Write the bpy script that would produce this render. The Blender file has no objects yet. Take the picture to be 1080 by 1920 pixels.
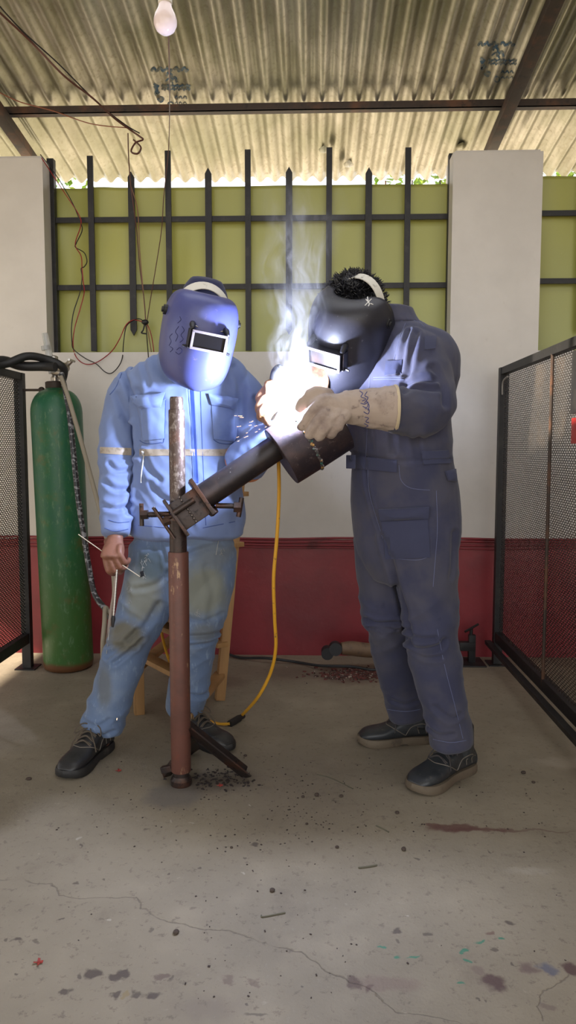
import bpy, bmesh, math, random
import numpy as np
from mathutils import Vector, Matrix
from mathutils.bvhtree import BVHTree
random.seed(7); np.random.seed(7)
S = bpy.context.scene; COL = S.collection
V = Vector; PI = math.pi
# ---------------------------------------------------------------- camera and measuring helpers
FL = 1390.0; YAW = math.radians(1.85); PIT = math.radians(4.93); CH = 1.10
CAM = V((0, 0, CH))
FWD = V((-math.sin(YAW)*math.cos(PIT), math.cos(YAW)*math.cos(PIT), -math.sin(PIT)))
RGT = V((math.cos(YAW), math.sin(YAW), 0)); UPV = RGT.cross(FWD)
def ray(u, v): return FWD*FL + RGT*(u-540) - UPV*(v-960)
def P(u, v, Y): d = ray(u, v); return CAM + d*(Y/d.y)
def PZ(u, v, z=0.0): d = ray(u, v); return CAM + d*((z-CH)/d.z)
def PXX(u, v, x): d = ray(u, v); return CAM + d*(x/d.x)
cd = bpy.data.cameras.new('camera'); cam = bpy.data.objects.new('camera', cd); COL.objects.link(cam)
cd.sensor_fit = 'VERTICAL'; cd.sensor_height = 36; cd.lens = FL/1920*36; cd.clip_start = .05
cam.location = CAM; cam.rotation_euler = (PI/2-PIT, 0, YAW); S.camera = cam
S.view_settings.view_transform = 'Standard'; S.view_settings.look = 'None'
S.view_settings.gamma = 1; S.view_settings.use_curve_mapping = False
# ---------------------------------------------------------------- materials
def L(r, g, b):
    f = lambda c: (c/255/12.92 if c/255 <= .04045 else ((c/255+.055)/1.055)**2.4)
    return (f(r), f(g), f(b), 1)
class N:
    """tiny node helper"""
    def __init__(s, name):
        s.m = bpy.data.materials.new(name); s.m.use_nodes = True
        s.t = s.m.node_tree; s.n = s.t.nodes; s.b = s.n['Principled BSDF']; s.out = s.n['Material Output']
        s.tc = s.n.new('ShaderNodeTexCoord')
    def link(s, a, b): s.t.links.new(a, b)
    def setin(s, sock, v):
        if isinstance(v, bpy.types.NodeSocket): s.link(v, sock)
        else: sock.default_value = v
    def noise(s, scale=5, detail=4, rough=.55, vec=None, dist=0.0, stretch=None):
        n = s.n.new('ShaderNodeTexNoise'); n.inputs['Scale'].default_value = scale
        n.inputs['Detail'].default_value = detail; n.inputs['Roughness'].default_value = rough
        n.inputs['Distortion'].default_value = dist
        vec = vec or s.tc.outputs['Object']
        if stretch:
            m = s.n.new('ShaderNodeMapping'); m.inputs['Scale'].default_value = stretch; s.link(vec, m.inputs['Vector']); vec = m.outputs[0]
        s.link(vec, n.inputs['Vector']); return n.outputs['Fac']
    def math(s, op, a, b=None, c=None, clamp=False):
        n = s.n.new('ShaderNodeMath'); n.operation = op; n.use_clamp = clamp
        s.setin(n.inputs[0], a)
        if b is not None: s.setin(n.inputs[1], b)
        if c is not None: s.setin(n.inputs[2], c)
        return n.outputs[0]
    def vmath(s, op, a, b=None):
        n = s.n.new('ShaderNodeVectorMath'); n.operation = op; s.setin(n.inputs[0], a)
        if b is not None: s.setin(n.inputs[1], b)
        return n
    def step(s, x, lo, hi):
        n = s.n.new('ShaderNodeMapRange'); n.interpolation_type = 'SMOOTHSTEP'
        s.setin(n.inputs['Value'], x); n.inputs['From Min'].default_value = lo; n.inputs['From Max'].default_value = hi
        return n.outputs[0]
    def mix(s, f, a, b):
        n = s.n.new('ShaderNodeMix'); n.data_type = 'RGBA'; s.setin(n.inputs[0], f); s.setin(n.inputs[6], a); s.setin(n.inputs[7], b)
        return n.outputs[2]
    def sep(s, vec=None):
        n = s.n.new('ShaderNodeSeparateXYZ'); s.link(vec or s.tc.outputs['Object'], n.inputs[0]); return n.outputs
    def bump(s, h, strength=.3, dist=.01):
        n = s.n.new('ShaderNodeBump'); n.inputs['Strength'].default_value = strength; n.inputs['Distance'].default_value = dist
        s.link(h, n.inputs['Height']); s.link(n.outputs[0], s.b.inputs['Normal'])
    def col(s, v): s.setin(s.b.inputs['Base Color'], v)
    def rough(s, v): s.setin(s.b.inputs['Roughness'], v)
    def metal(s, v): s.setin(s.b.inputs['Metallic'], v)
def mat(name, base, rough=.6, metal=0., layers=(), bump=None, coat=0., spec=None):
    """layers: (noise scale, lo, hi, colour[, stretch]) painted over base where the noise is high"""
    k = N(name); c = base
    for ly in layers:
        f = k.step(k.noise(ly[0], 5, .6, stretch=ly[4] if len(ly) > 4 else None), ly[1], ly[2]); c = k.mix(f, c, ly[3])
    k.col(c); k.rough(rough); k.metal(metal)
    if coat: k.b.inputs['Coat Weight'].default_value = coat
    if spec is not None: k.b.inputs['Specular IOR Level'].default_value = spec
    if bump: k.bump(k.noise(bump[0], 4, .6, stretch=bump[3] if len(bump) > 3 else None), bump[1], bump[2])
    return k.m
def emis(name, colr, strength):
    k = N(name); k.col((0, 0, 0, 1)); k.b.inputs['Emission Color'].default_value = colr; k.b.inputs['Emission Strength'].default_value = strength; return k.m
# ---------------------------------------------------------------- object helpers
OFF = {}
def empty(name, loc, label=None, cat=None, group=None):
    o = bpy.data.objects.new(name, None); COL.objects.link(o); o.location = loc; OFF[o.name] = V(loc); o.empty_display_size = .1
    tag(o, label, cat, group); return o
def tag(o, label=None, cat=None, group=None, kind=None):
    if label: o['label'] = label
    if cat: o['category'] = cat
    if group: o['group'] = group
    if kind: o['kind'] = kind
    return o
def link_mesh(name, me, m, parent=None, smooth=True, origin=None):
    o = bpy.data.objects.new(name, me); COL.objects.link(o)
    if parent is not None:
        off = OFF[parent.name]; o.parent = parent; me.transform(Matrix.Translation(-off)); OFF[o.name] = off
    elif origin is not None:
        me.transform(Matrix.Translation(-V(origin))); o.location = origin; OFF[o.name] = V(origin)
    else: OFF[o.name] = V((0, 0, 0))
    for x in (m if isinstance(m, (list, tuple)) else [m]): me.materials.append(x)
    if smooth:
        me.shade_smooth() if hasattr(me, 'shade_smooth') else None
    return o
def sharp(me, ang=35):
    bm = bmesh.new(); bm.from_mesh(me); a = math.radians(ang)
    for e in bm.edges:
        if len(e.link_faces) == 2 and e.calc_face_angle(0) > a: e.smooth = False
    bm.to_mesh(me); bm.free()
def obj(name, bm, m, parent=None, smooth=True, origin=None, ang=35):
    me = bpy.data.meshes.new(name); bmesh.ops.recalc_face_normals(bm, faces=bm.faces); bm.to_mesh(me); bm.free()
    o = link_mesh(name, me, m, parent, smooth, origin)
    if smooth: sharp(me, ang)
    return o
def NB(): return bmesh.new()
def frame_of(d, ref=None):
    d = d.normalized(); r = ref or (V((0, 0, 1)) if abs(d.z) < .9 else V((0, -1, 0)))
    a = d.cross(r).normalized(); b = a.cross(d).normalized(); return a, b, d
def box(bm, c, ax, ay, az, bev=0.0):
    """box with centre c and half axes ax, ay, az (vectors)"""
    vs = [bm.verts.new(c + ax*i + ay*j + az*k) for i in (-1, 1) for j in (-1, 1) for k in (-1, 1)]
    fs = [(0, 1, 3, 2), (4, 6, 7, 5), (0, 4, 5, 1), (2, 3, 7, 6), (0, 2, 6, 4), (1, 5, 7, 3)]
    ff = [bm.faces.new([vs[i] for i in f]) for f in fs]
    if bev:
        es = {e for f in ff for e in f.edges}
        bmesh.ops.bevel(bm, geom=list(es), offset=bev, segments=2, affect='EDGES', profile=.6)
    return bm
def abox(bm, x0, x1, y0, y1, z0, z1, bev=0.0):
    return box(bm, V(((x0+x1)/2, (y0+y1)/2, (z0+z1)/2)), V(((x1-x0)/2, 0, 0)), V((0, (y1-y0)/2, 0)), V((0, 0, (z1-z0)/2)), bev)
def bar(bm, a, b, w, h, ref=None, bev=.002):
    """rectangular bar from a to b, w across, h along ref"""
    s, t, d = frame_of(b-a, ref); return box(bm, (a+b)/2, s*(w/2), t*(h/2), d*((b-a).length/2), bev)
def cr(p0, p1, p2, p3, t):
    return .5*((2*p1) + (p2-p0)*t + (2*p0-5*p1+4*p2-p3)*t*t + (3*p1-p0-3*p2+p3)*t*t*t)
def spline(pts, n):
    out = []; k = len(pts)
    for i in range(k-1):
        a = pts[max(i-1, 0)]; b = pts[i]; c = pts[i+1]; d = pts[min(i+2, k-1)]
        for j in range(n): out.append(cr(a, b, c, d, j/n))
    out.append(pts[-1].copy() if hasattr(pts[-1], 'copy') else pts[-1]); return out
def rings(bm, R, seg=20, pw=2.0, capr=True, closed=True):
    """R: list of (c, a, b) -> skin"""
    prev = None; first = None
    e = 2.0/pw
    for (c, a, b) in R:
        ring = []
        for i in range(seg):
            t = 2*PI*i/seg; ct, st = math.cos(t), math.sin(t)
            ring.append(bm.verts.new(c + a*math.copysign(abs(ct)**e, ct) + b*math.copysign(abs(st)**e, st)))
        if prev:
            for i in range(seg): bm.faces.new((prev[i], prev[(i+1) % seg], ring[(i+1) % seg], ring[i]))
        else: first = ring
        prev = ring
    if closed:
        bm.faces.new(first[::-1]); bm.faces.new(prev)
def loft(bm, R, seg=24, sub=4, pw=2.0, roundcap=True):
    """R list of (Vector c, Vector a, Vector b); interpolated, with rounded ends"""
    C_ = spline([r[0] for r in R], sub); A_ = spline([r[1] for r in R], sub); B_ = spline([r[2] for r in R], sub)
    Q = list(zip(C_, A_, B_))
    if roundcap:
        d0 = (Q[0][0]-Q[1][0]).normalized(); d1 = (Q[-1][0]-Q[-2][0]).normalized()
        def cp(q, d):
            r = min(q[1].length, q[2].length)*roundcap
            return [(q[0]+d*r*math.sin(t), q[1]*math.cos(t), q[2]*math.cos(t)) for t in (.5, .9, 1.25)]
        Q = cp(Q[0], d0)[::-1] + Q + cp(Q[-1], d1)
    rings(bm, Q, seg, pw)
def tube(bm, pts, r, seg=10, sub=1, ref=None, flat=1.0, cap=True):
    """round tube along pts; r number or list"""
    if sub > 1:
        rr = r if isinstance(r, (list, tuple)) else [r]*len(pts)
        rs = spline([V((x, 0, 0)) for x in rr], sub); pts = spline(pts, sub); r = [x.x for x in rs]
    if not isinstance(r, (list, tuple)): r = [r]*len(pts)
    n = len(pts); R = []
    d = (pts[1]-pts[0]).normalized(); a, b, _ = frame_of(d, ref)
    for i in range(n):
        t = (pts[min(i+1, n-1)]-pts[max(i-1, 0)]).normalized()
        a = (a - t*a.dot(t)); a = a.normalized() if a.length > 1e-6 else frame_of(t)[0]
        b = t.cross(a).normalized()
        R.append((pts[i], a*r[i], b*r[i]*flat))
    rings(bm, R, seg, 2.0, closed=cap)
def limb(bm, L_, sub=4, seg=20, cap=.8):
    """L_: list of (Vector, r)"""
    pts = [p for p, _ in L_]; n = len(pts); R = []; a = None
    for i in range(n):
        t = (pts[min(i+1, n-1)]-pts[max(i-1, 0)]).normalized()
        if a is None: a = frame_of(t)[0]
        a = (a-t*a.dot(t)).normalized(); b = t.cross(a)
        r = L_[i][1]; ra, rb = r if isinstance(r, tuple) else (r, r)
        R.append((pts[i], a*ra, b*rb))
    loft(bm, R, seg, sub, 2.0, cap)
def ball(bm, c, r, seg=16):
    rx, ry, rz = r if isinstance(r, tuple) else (r, r, r)
    ret = bmesh.ops.create_uvsphere(bm, u_segments=seg, v_segments=max(6, seg//2), radius=1)
    bmesh.ops.transform(bm, matrix=Matrix.Translation(c) @ Matrix.Diagonal((rx, ry, rz, 1)), verts=ret['verts'])
def lathe(bm, base, axis, prof, seg=32, ref=None):
    """prof: list of (r, h)"""
    a, b, d = frame_of(axis, ref)
    rings(bm, [(base+d*h, a*max(r, 1e-4), b*max(r, 1e-4)) for r, h in prof], seg)
def remesh(bm, voxel, smooth=4, f=.5):
    me = bpy.data.meshes.new('tmp'); bmesh.ops.recalc_face_normals(bm, faces=bm.faces); bm.to_mesh(me); bm.free()
    o = bpy.data.objects.new('tmp', me); COL.objects.link(o)
    r = o.modifiers.new('r', 'REMESH'); r.mode = 'VOXEL'; r.voxel_size = voxel; r.adaptivity = 0
    if smooth:
        s = o.modifiers.new('s', 'SMOOTH'); s.iterations = smooth; s.factor = f
    dg = bpy.context.evaluated_depsgraph_get(); dg.update()
    res = bpy.data.meshes.new_from_object(o.evaluated_get(dg))
    bpy.data.objects.remove(o); bpy.data.meshes.remove(me); return res
def get(me):
    n = len(me.vertices); co = np.empty(n*3); me.vertices.foreach_get('co', co); no = np.empty(n*3); me.vertices.foreach_get('normal', no)
    return co.reshape(-1, 3), no.reshape(-1, 3)
def put(me, co): me.vertices.foreach_set('co', co.ravel()); me.update()
_H = np.random.RandomState(3).rand(64, 64, 64)
def vn(p, sc=(1, 1, 1), off=0.):
    q = p*np.array(sc)+off+100.; i = np.floor(q).astype(int); f = q-i; f = f*f*(3-2*f); i &= 63; j = (i+1) & 63
    r = 0
    for a in (0, 1):
        for b in (0, 1):
            for c in (0, 1):
                w = (f[:, 0] if a else 1-f[:, 0])*(f[:, 1] if b else 1-f[:, 1])*(f[:, 2] if c else 1-f[:, 2])
                r = r + w*_H[(j if a else i)[:, 0], (j if b else i)[:, 1], (j if c else i)[:, 2]]
    return r*2-1
def rot(p, ax, deg):
    return p @ np.array(Matrix.Rotation(math.radians(deg), 3, ax)).T
def ridged(p, sc, off=0.): return 1-2*np.abs(vn(p, sc, off))
def segdist(co, pts):
    """distance in the XZ plane to a polyline, and nearest Y"""
    d = np.full(len(co), 9.); q = co[:, [0, 2]]
    for a, b in zip(pts[:-1], pts[1:]):
        A = np.array((a.x, a.z)); B = np.array((b.x, b.z)); ab = B-A
        h = np.clip(((q-A)@ab)/(ab@ab+1e-12), 0, 1); d = np.minimum(d, np.linalg.norm(q-A-h[:, None]*ab, axis=1))
    return d
def crease(co, no, d, pl, Y, w, depth, sub=4):
    """pl: traced points; a fold pressed into the camera-facing cloth near depth Y"""
    pts = spline([P(u, v, Y) for u, v in pl], sub); dist = segdist(co, pts)
    m = (no[:, 1] < .25)*(np.abs(co[:, 1]-Y) < .22)
    k = dist/w
    d += m*depth*(-np.exp(-k*k)+.55*np.exp(-(k-1.7)**2))
def bvh_of(*mes):
    bm = bmesh.new()
    for me in mes: bm.from_mesh(me)
    t = BVHTree.FromBMesh(bm); bm.free(); return t
def hit(t, u, v, default=2.5):
    d = ray(u, v).normalized(); h, n, i, ds = t.ray_cast(CAM, d)
    if h is None: return P(u, v, default), -d, False
    if n.dot(d) > 0: n = -n
    return h, n, True
def patch(bm, t, quad, off=.003, th=.003, n=10, m=10, Y=2.5, bulge=0.0, edge=.0):
    """cloth patch (pocket, strip) laid on the surface under four traced corners, with thickness"""
    a, b, c, d = [V((*q, 0)) for q in quad]; top = []; bot = []
    lastY = Y
    for i in range(n+1):
        r1 = []; r2 = []
        for j in range(m+1):
            s, r = i/n, j/m; q = (a*(1-s)+b*s)*(1-r)+(d*(1-s)+c*s)*r
            h, nn, ok = hit(t, q.x, q.y, lastY)
            if ok: lastY = h.y
            bl = bulge*min(1, 4*s*(1-s)*4*r*(1-r)*1.6)
            r1.append(bm.verts.new(h+nn*(off+th+bl))); r2.append(bm.verts.new(h+nn*(off-.004)))
        top.append(r1); bot.append(r2)
    for i in range(n):
        for j in range(m):
            bm.faces.new((top[i][j], top[i+1][j], top[i+1][j+1], top[i][j+1])); bm.faces.new((bot[i][j], bot[i][j+1], bot[i+1][j+1], bot[i+1][j]))
    for i in range(n):
        bm.faces.new((top[i][0], bot[i][0], bot[i+1][0], top[i+1][0])); bm.faces.new((top[i][m], top[i+1][m], bot[i+1][m], bot[i][m]))
    for j in range(m):
        bm.faces.new((top[0][j], top[0][j+1], bot[0][j+1], bot[0][j])); bm.faces.new((top[n][j], bot[n][j], bot[n][j+1], top[n][j+1]))
def stitch(bm, t, pl, r=.0015, off=.001, Y=2.5, sub=5, flat=1.0):
    pts = spline([V((*q, 0)) for q in pl], sub); out = []
    for q in pts:
        h, nn, ok = hit(t, q.x, q.y, Y)
        if ok: out.append(h+nn*off)
    if len(out) > 1: tube(bm, out, r, 6)
# ================================================================ setting
YW = 3.87                                   # front face of the back wall
XL = PXX  # alias
ZW = 1.595; ZP = 2.585; YG = YW+.11
def wall_mat():
    k = N('painted_wall'); x, y, z = k.sep()
    zz = k.math('ADD', z, k.math('MULTIPLY', k.noise(7, 3), .012))
    red = k.math('LESS_THAN', zz, .628)
    n1 = k.noise(2.2, 5, .6); n2 = k.noise(14, 6, .7)
    white = k.mix(k.step(n1, .3, .75), L(208, 203, 196), L(194, 189, 182))
    white = k.mix(k.math('MULTIPLY', k.step(n2, .62, .8), .25), white, L(160, 150, 140))
    rd = k.mix(k.step(k.noise(3, 5), .3, .7), L(140, 45, 52), L(116, 38, 45))
    rd = k.mix(k.math('MULTIPLY', k.step(n2, .6, .75), .35), rd, L(150, 80, 80))
    k.col(k.mix(red, white, rd)); k.rough(k.mix(red, (.55, .55, .55, 1), (.38, .38, .38, 1)))
    k.bump(k.noise(6, 6, .6), .25, .012); return k.m
MW = wall_mat()
def floor_mat():
    k = N('stained_concrete'); x, y, z = k.sep(); obj_ = k.tc.outputs['Object']
    n1 = k.noise(1.1, 6, .6); n2 = k.noise(5, 8, .7); n3 = k.noise(40, 6, .75); n4 = k.noise(160, 3, .6)
    c = k.mix(k.step(n1, .35, .7), L(146, 135, 116), L(126, 116, 99))
    c = k.mix(k.math('MULTIPLY', k.step(n2, .45, .75), .55), c, L(164, 152, 131))
    c = k.mix(k.math('MULTIPLY', k.step(n2, .42, .28), .5), c, L(106, 94, 80))
    c = k.mix(k.math('MULTIPLY', k.step(n3, .54, .66), .6), c, L(100, 88, 78))
    c = k.mix(k.math('MULTIPLY', k.step(n3, .4, .28), .35), c, L(182, 171, 151))
    # dark worn area under the welding stand and the slag around it
    flat = k.vmath('MULTIPLY', obj_, (1, 1, 0)).outputs[0]
    wob = k.n.new('ShaderNodeTexNoise'); wob.inputs['Scale'].default_value = 26; wob.inputs['Detail'].default_value = 5; k.link(obj_, wob.inputs['Vector'])
    w1 = k.vmath('SUBTRACT', wob.outputs['Color'], (.5, .5, .5)).outputs[0]
    w2 = k.n.new('ShaderNodeVectorMath'); w2.operation = 'SCALE'; k.link(w1, w2.inputs[0]); w2.inputs['Scale'].default_value = .055
    pos = k.vmath('ADD', flat, w2.outputs[0]).outputs[0]; pos = k.vmath('MULTIPLY', pos, (1, 1, 0)).outputs[0]
    def blob(u, v, ru, rv, colr, f, soft=.35):
        nonlocal c
        p = PZ(u, v); q = PZ(u+ru, v); q2 = PZ(u, v-rv); sx = 1/max((q-p).length, .004); sy = 1/max((q2-p).length, .004)
        d = k.vmath('SUBTRACT', pos, (p.x, p.y, 0)).outputs[0]; d = k.vmath('MULTIPLY', d, (sx, sy, 0)).outputs[0]
        ln = k.vmath('LENGTH', d).outputs['Value']
        c = k.mix(k.math('MULTIPLY', k.step(ln, 1+soft, 1-soft), f), c, colr)
    dk = L(74, 62, 56); rd = L(98, 66, 60); gr = L(52, 120, 96)
    blob(325, 1492, 52, 22, L(112, 106, 100), .8); blob(400, 1465, 75, 18, L(70, 58, 52), .6, .7)
    blob(560, 1500, 120, 70, L(110, 98, 86), .35, .8); blob(660, 1270, 60, 12, L(86, 52, 48), .5, .6)
    blob(540, 1260, 90, 14, L(92, 70, 60), .5, .8); blob(430, 1278, 34, 10, L(96, 76, 62), .7, .6)
    blob(855, 1553, 46, 7, rd, .85); blob(900, 1556, 60, 4, rd, .8); blob(812, 1548, 14, 5, rd, .8); blob(990, 1558, 90, 2, rd, .5)
    blob(922, 1840, 22, 14, L(84, 62, 60), .9); blob(990, 1816, 16, 11, L(104, 84, 80), .8); blob(1026, 1816, 16, 11, L(92, 92, 108), .8); blob(1072, 1814, 18, 12, L(84, 60, 58), .9)
    blob(952, 1730, 9, 5, dk, .8); blob(746, 1748, 9, 6, dk, .8); blob(802, 1751, 8, 4, dk, .7); blob(748, 1766, 5, 3, dk, .6); blob(918, 1752, 8, 4, rd, .7); blob(928, 1778, 6, 4, dk, .7)
    blob(720, 1845, 60, 14, L(118, 96, 88), .5); blob(662, 1842, 13, 10, L(88, 70, 62), .8); blob(690, 1852, 7, 6, L(88, 66, 60), .8); blob(895, 1817, 12, 9, L(116, 98, 90), .6); blob(1030, 1888, 14, 8, L(110, 92, 86), .6)
    blob(175, 1826, 15, 9, dk, .85); blob(146, 1830, 6, 5, dk, .7); blob(212, 1832, 12, 7, dk, .85); blob(232, 1826, 12, 6, dk, .85); blob(122, 1860, 9, 5, dk, .8)
    blob(216, 1862, 8, 5, dk, .8); blob(257, 1863, 9, 6, dk, .75); blob(285, 1865, 16, 8, dk, .85); blob(300, 1834, 14, 5, L(96, 76, 70), .7); blob(323, 1837, 6, 5, dk, .6); blob(237, 1863, 6, 4, L(140, 122, 84), .7)
    blob(428, 1838, 10, 6, L(104, 84, 76), .6); blob(482, 1840, 11, 6, L(104, 84, 76), .6); blob(480, 1905, 22, 4, dk, .6); blob(32, 1764, 8, 4, dk, .8); blob(63, 1766, 8, 4, dk, .6); blob(480, 1585, 9, 5, dk, .8)
    blob(390, 1890, 60, 22, L(122, 110, 98), .5, .7); blob(284, 1742, 7, 5, dk, .6); blob(14, 1762, 5, 3, dk, .7); blob(990, 1632, 40, 5, L(170, 160, 144), .4, .7); blob(1060, 1430, 60, 9, L(172, 160, 142), .6, .6)
    for (u, v) in ((710, 1777), (747, 1793), (773, 1792), (868, 1782), (862, 1844), (941, 1759), (900, 1768), (880, 1799)): blob(u, v, 7, 2.6, gr, .85)
    for i in range(26): blob(random.uniform(20, 1060), random.uniform(1480, 1900), random.uniform(2, 5), random.uniform(1.5, 3), random.choice((dk, dk, L(180, 170, 155))), .7)
    # cracks
    wb = k.n.new('ShaderNodeTexNoise'); wb.inputs['Scale'].default_value = 11; wb.inputs['Detail'].default_value = 6; k.link(obj_, wb.inputs['Vector'])
    s1 = k.vmath('SUBTRACT', wb.outputs['Color'], (.5, .5, .5)).outputs[0]; s2 = k.n.new('ShaderNodeVectorMath'); s2.operation = 'SCALE'; k.link(s1, s2.inputs[0]); s2.inputs['Scale'].default_value = .06
    cp = k.vmath('ADD', flat, s2.outputs[0]).outputs[0]; cp = k.vmath('MULTIPLY', cp, (1, 1, 0)).outputs[0]
    dmin = None
    for pl in (((-20, 1650), (100, 1656), (110, 1682), (258, 1684), (262, 1706), (330, 1730), (430, 1748), (560, 1782), (600, 1820), (690, 1850), (700, 1870), (740, 1900), (900, 1918)), ((1060, 1825), (1000, 1880), (1020, 1910))):
        for a, b in zip(pl[:-1], pl[1:]):
            A = PZ(*a); B = PZ(*b); ba = B-A
            pa = k.vmath('SUBTRACT', cp, (A.x, A.y, 0)).outputs[0]
            dt = k.vmath('DOT_PRODUCT', pa, (ba.x/ba.length_squared, ba.y/ba.length_squared, 0)).outputs['Value']
            h = k.math('ADD', dt, 0., clamp=True)
            sc = k.n.new('ShaderNodeVectorMath'); sc.operation = 'SCALE'; sc.inputs[0].default_value = (ba.x, ba.y, 0); k.link(h, sc.inputs['Scale'])
            ln = k.vmath('LENGTH', k.vmath('SUBTRACT', pa, sc.outputs[0]).outputs[0]).outputs['Value']
            dmin = ln if dmin is None else k.math('MINIMUM', dmin, ln)
    crack = k.math('MULTIPLY', k.step(dmin, .0026, .0006), k.step(n2, .36, .5))
    c = k.mix(k.math('MULTIPLY', crack, .45), c, L(78, 66, 58))
    k.col(c); k.rough(k.math('MULTIPLY_ADD', n3, .3, .5))
    hgt = k.math('ADD', k.math('MULTIPLY', n2, .6), k.math('MULTIPLY', n3, .3)); hgt = k.math('SUBTRACT', hgt, crack)
    hgt = k.math('ADD', hgt, k.math('MULTIPLY', n4, .08)); k.bump(hgt, .35, .008); return k.m
bm = NB(); abox(bm, -4.2, 4.2, -2.4, YW+.2, -.15, 0)
tag(obj('floor', bm, floor_mat()), kind='structure')
bm = NB(); bmesh.ops.create_grid(bm, x_segments=2, y_segments=2, size=20)
for v_ in bm.verts: v_.co.z = -.16
tag(obj('outside_ground', bm, mat('outside_soil', L(190, 180, 160), .9, layers=((3, .4, .7, L(160, 150, 130)),))), kind='structure')
bm = NB(); abox(bm, -4.2, 4.2, YW, YW+.2, 0, ZW)
for a, b in ((-4.2, P(82, 400, YW).x), (P(848, 400, YW).x, P(1016, 400, YW).x), (3.1, 4.2)):
    n0 = len(bm.verts); abox(bm, a, b, YW, YW+.2, ZW, ZP); bm.verts.ensure_lookup_table()
    es = [e for e in bm.edges if all(v_.co.z > ZP-.001 for v_ in e.verts) and all(v_.index == -1 or a-.001 <= v_.co.x <= b+.001 for v_ in e.verts)]
    bmesh.ops.bevel(bm, geom=es, offset=.012, segments=3, affect='EDGES')
tag(obj('wall_back', bm, MW), kind='structure')
# the painted ridge along the top of the red dado
bm = NB()
for z, r in ((.627, .006), (.611, .007), (.592, .006), (.577, .004)):
    pts = [V((x, YW-.003, z+.003*math.sin(x*3.1+z*70)+.002*math.sin(x*11))) for x in np.arange(-4.2, 4.21, .12)]
    tube(bm, pts, r, 8)
tag(obj('trim_1', bm, mat('dado_red_trim', L(130, 42, 50), .45, layers=((9, .5, .7, L(86, 30, 34)),))), kind='structure')
# side walls, their tops following the roof (left one has an unseen opening, widened to let in sun and bounce)
def side_wall(bm, x0, x1, y0, y1, z0, z1=None):
    zt = (lambda y: z1) if z1 else (lambda y: 2.735-math.tan(math.radians(9.0))*(y-4.0))
    vs = [bm.verts.new(p) for p in ((x0, y0, z0), (x1, y0, z0), (x1, y1, z0), (x0, y1, z0), (x0, y0, zt(y0)), (x1, y0, zt(y0)), (x1, y1, zt(y1)), (x0, y1, zt(y1)))]
    for f in ((0, 3, 2, 1), (4, 5, 6, 7), (0, 1, 5, 4), (1, 2, 6, 5), (2, 3, 7, 6), (3, 0, 4, 7)): bm.faces.new([vs[i] for i in f])
bm = NB(); side_wall(bm, -4.4, -4.2, -2.4, .6, 0); side_wall(bm, -4.4, -4.2, 3.6, YW+.2, 0); side_wall(bm, -4.4, -4.2, .6, 3.6, 2.42)
tag(obj('wall_left', bm, MW, smooth=False), kind='structure')
bm = NB(); side_wall(bm, 4.2, 4.4, -2.4, YW+.2, 0); tag(obj('wall_right', bm, MW, smooth=False), kind='structure')
# roof : corrugated sheets
SL = math.tan(math.radians(9.0)); ZR = 2.77
def roofz(x, y):
    ph = x/.089; a = .0165*(1+.12*math.sin(x*1.7))
    return ZR-SL*(y-4.0)+a*math.cos(2*PI*ph)+.004*math.sin(x*2.3+y*1.1)
def roof_mat():
    k = N('galvanised_sheet')
    n1 = k.noise(3, 5, .6, stretch=(3, .8, 1)); n2 = k.noise(40, 5, .7); n3 = k.noise(1.6, 4, .5)
    c = k.mix(k.step(n1, .35, .65), L(196, 192, 180), L(160, 156, 140))
    c = k.mix(k.math('MULTIPLY', k.step(n2, .5, .7), .5), c, L(136, 126, 104))
    c = k.mix(k.math('MULTIPLY', k.step(n3, .45, .7), .6), c, L(136, 138, 112))
    k.col(c); k.metal(.7); k.rough(k.math('MULTIPLY_ADD', n2, .25, .25)); k.bump(n2, .12, .004); return k.m
MR = roof_mat()
bm = NB(); xs = np.arange(-4.6, 4.6, .089/10); ys = [-2.6, -.8, .5, 1.2, 1.7, 2.3, 2.85, 3.0, 3.2, 3.6, 4.0, 4.3, 4.53]
prev = None
for y in ys:
    row = [bm.verts.new((x, y+(.006*math.sin(x*40) if y > 4.5 else 0), roofz(x, y))) for x in xs]
    if prev:
        for i in range(len(xs)-1):
            if not (1.75 < y < 2.9 and -1.3 < xs[i] < 1.8): bm.faces.new((prev[i], prev[i+1], row[i+1], row[i]))   # unseen gap in the sheets, added for daylight on the men and floor
    prev = row
roof = obj('ceiling', bm, MR, ang=80); tag(roof, kind='structure')
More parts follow.
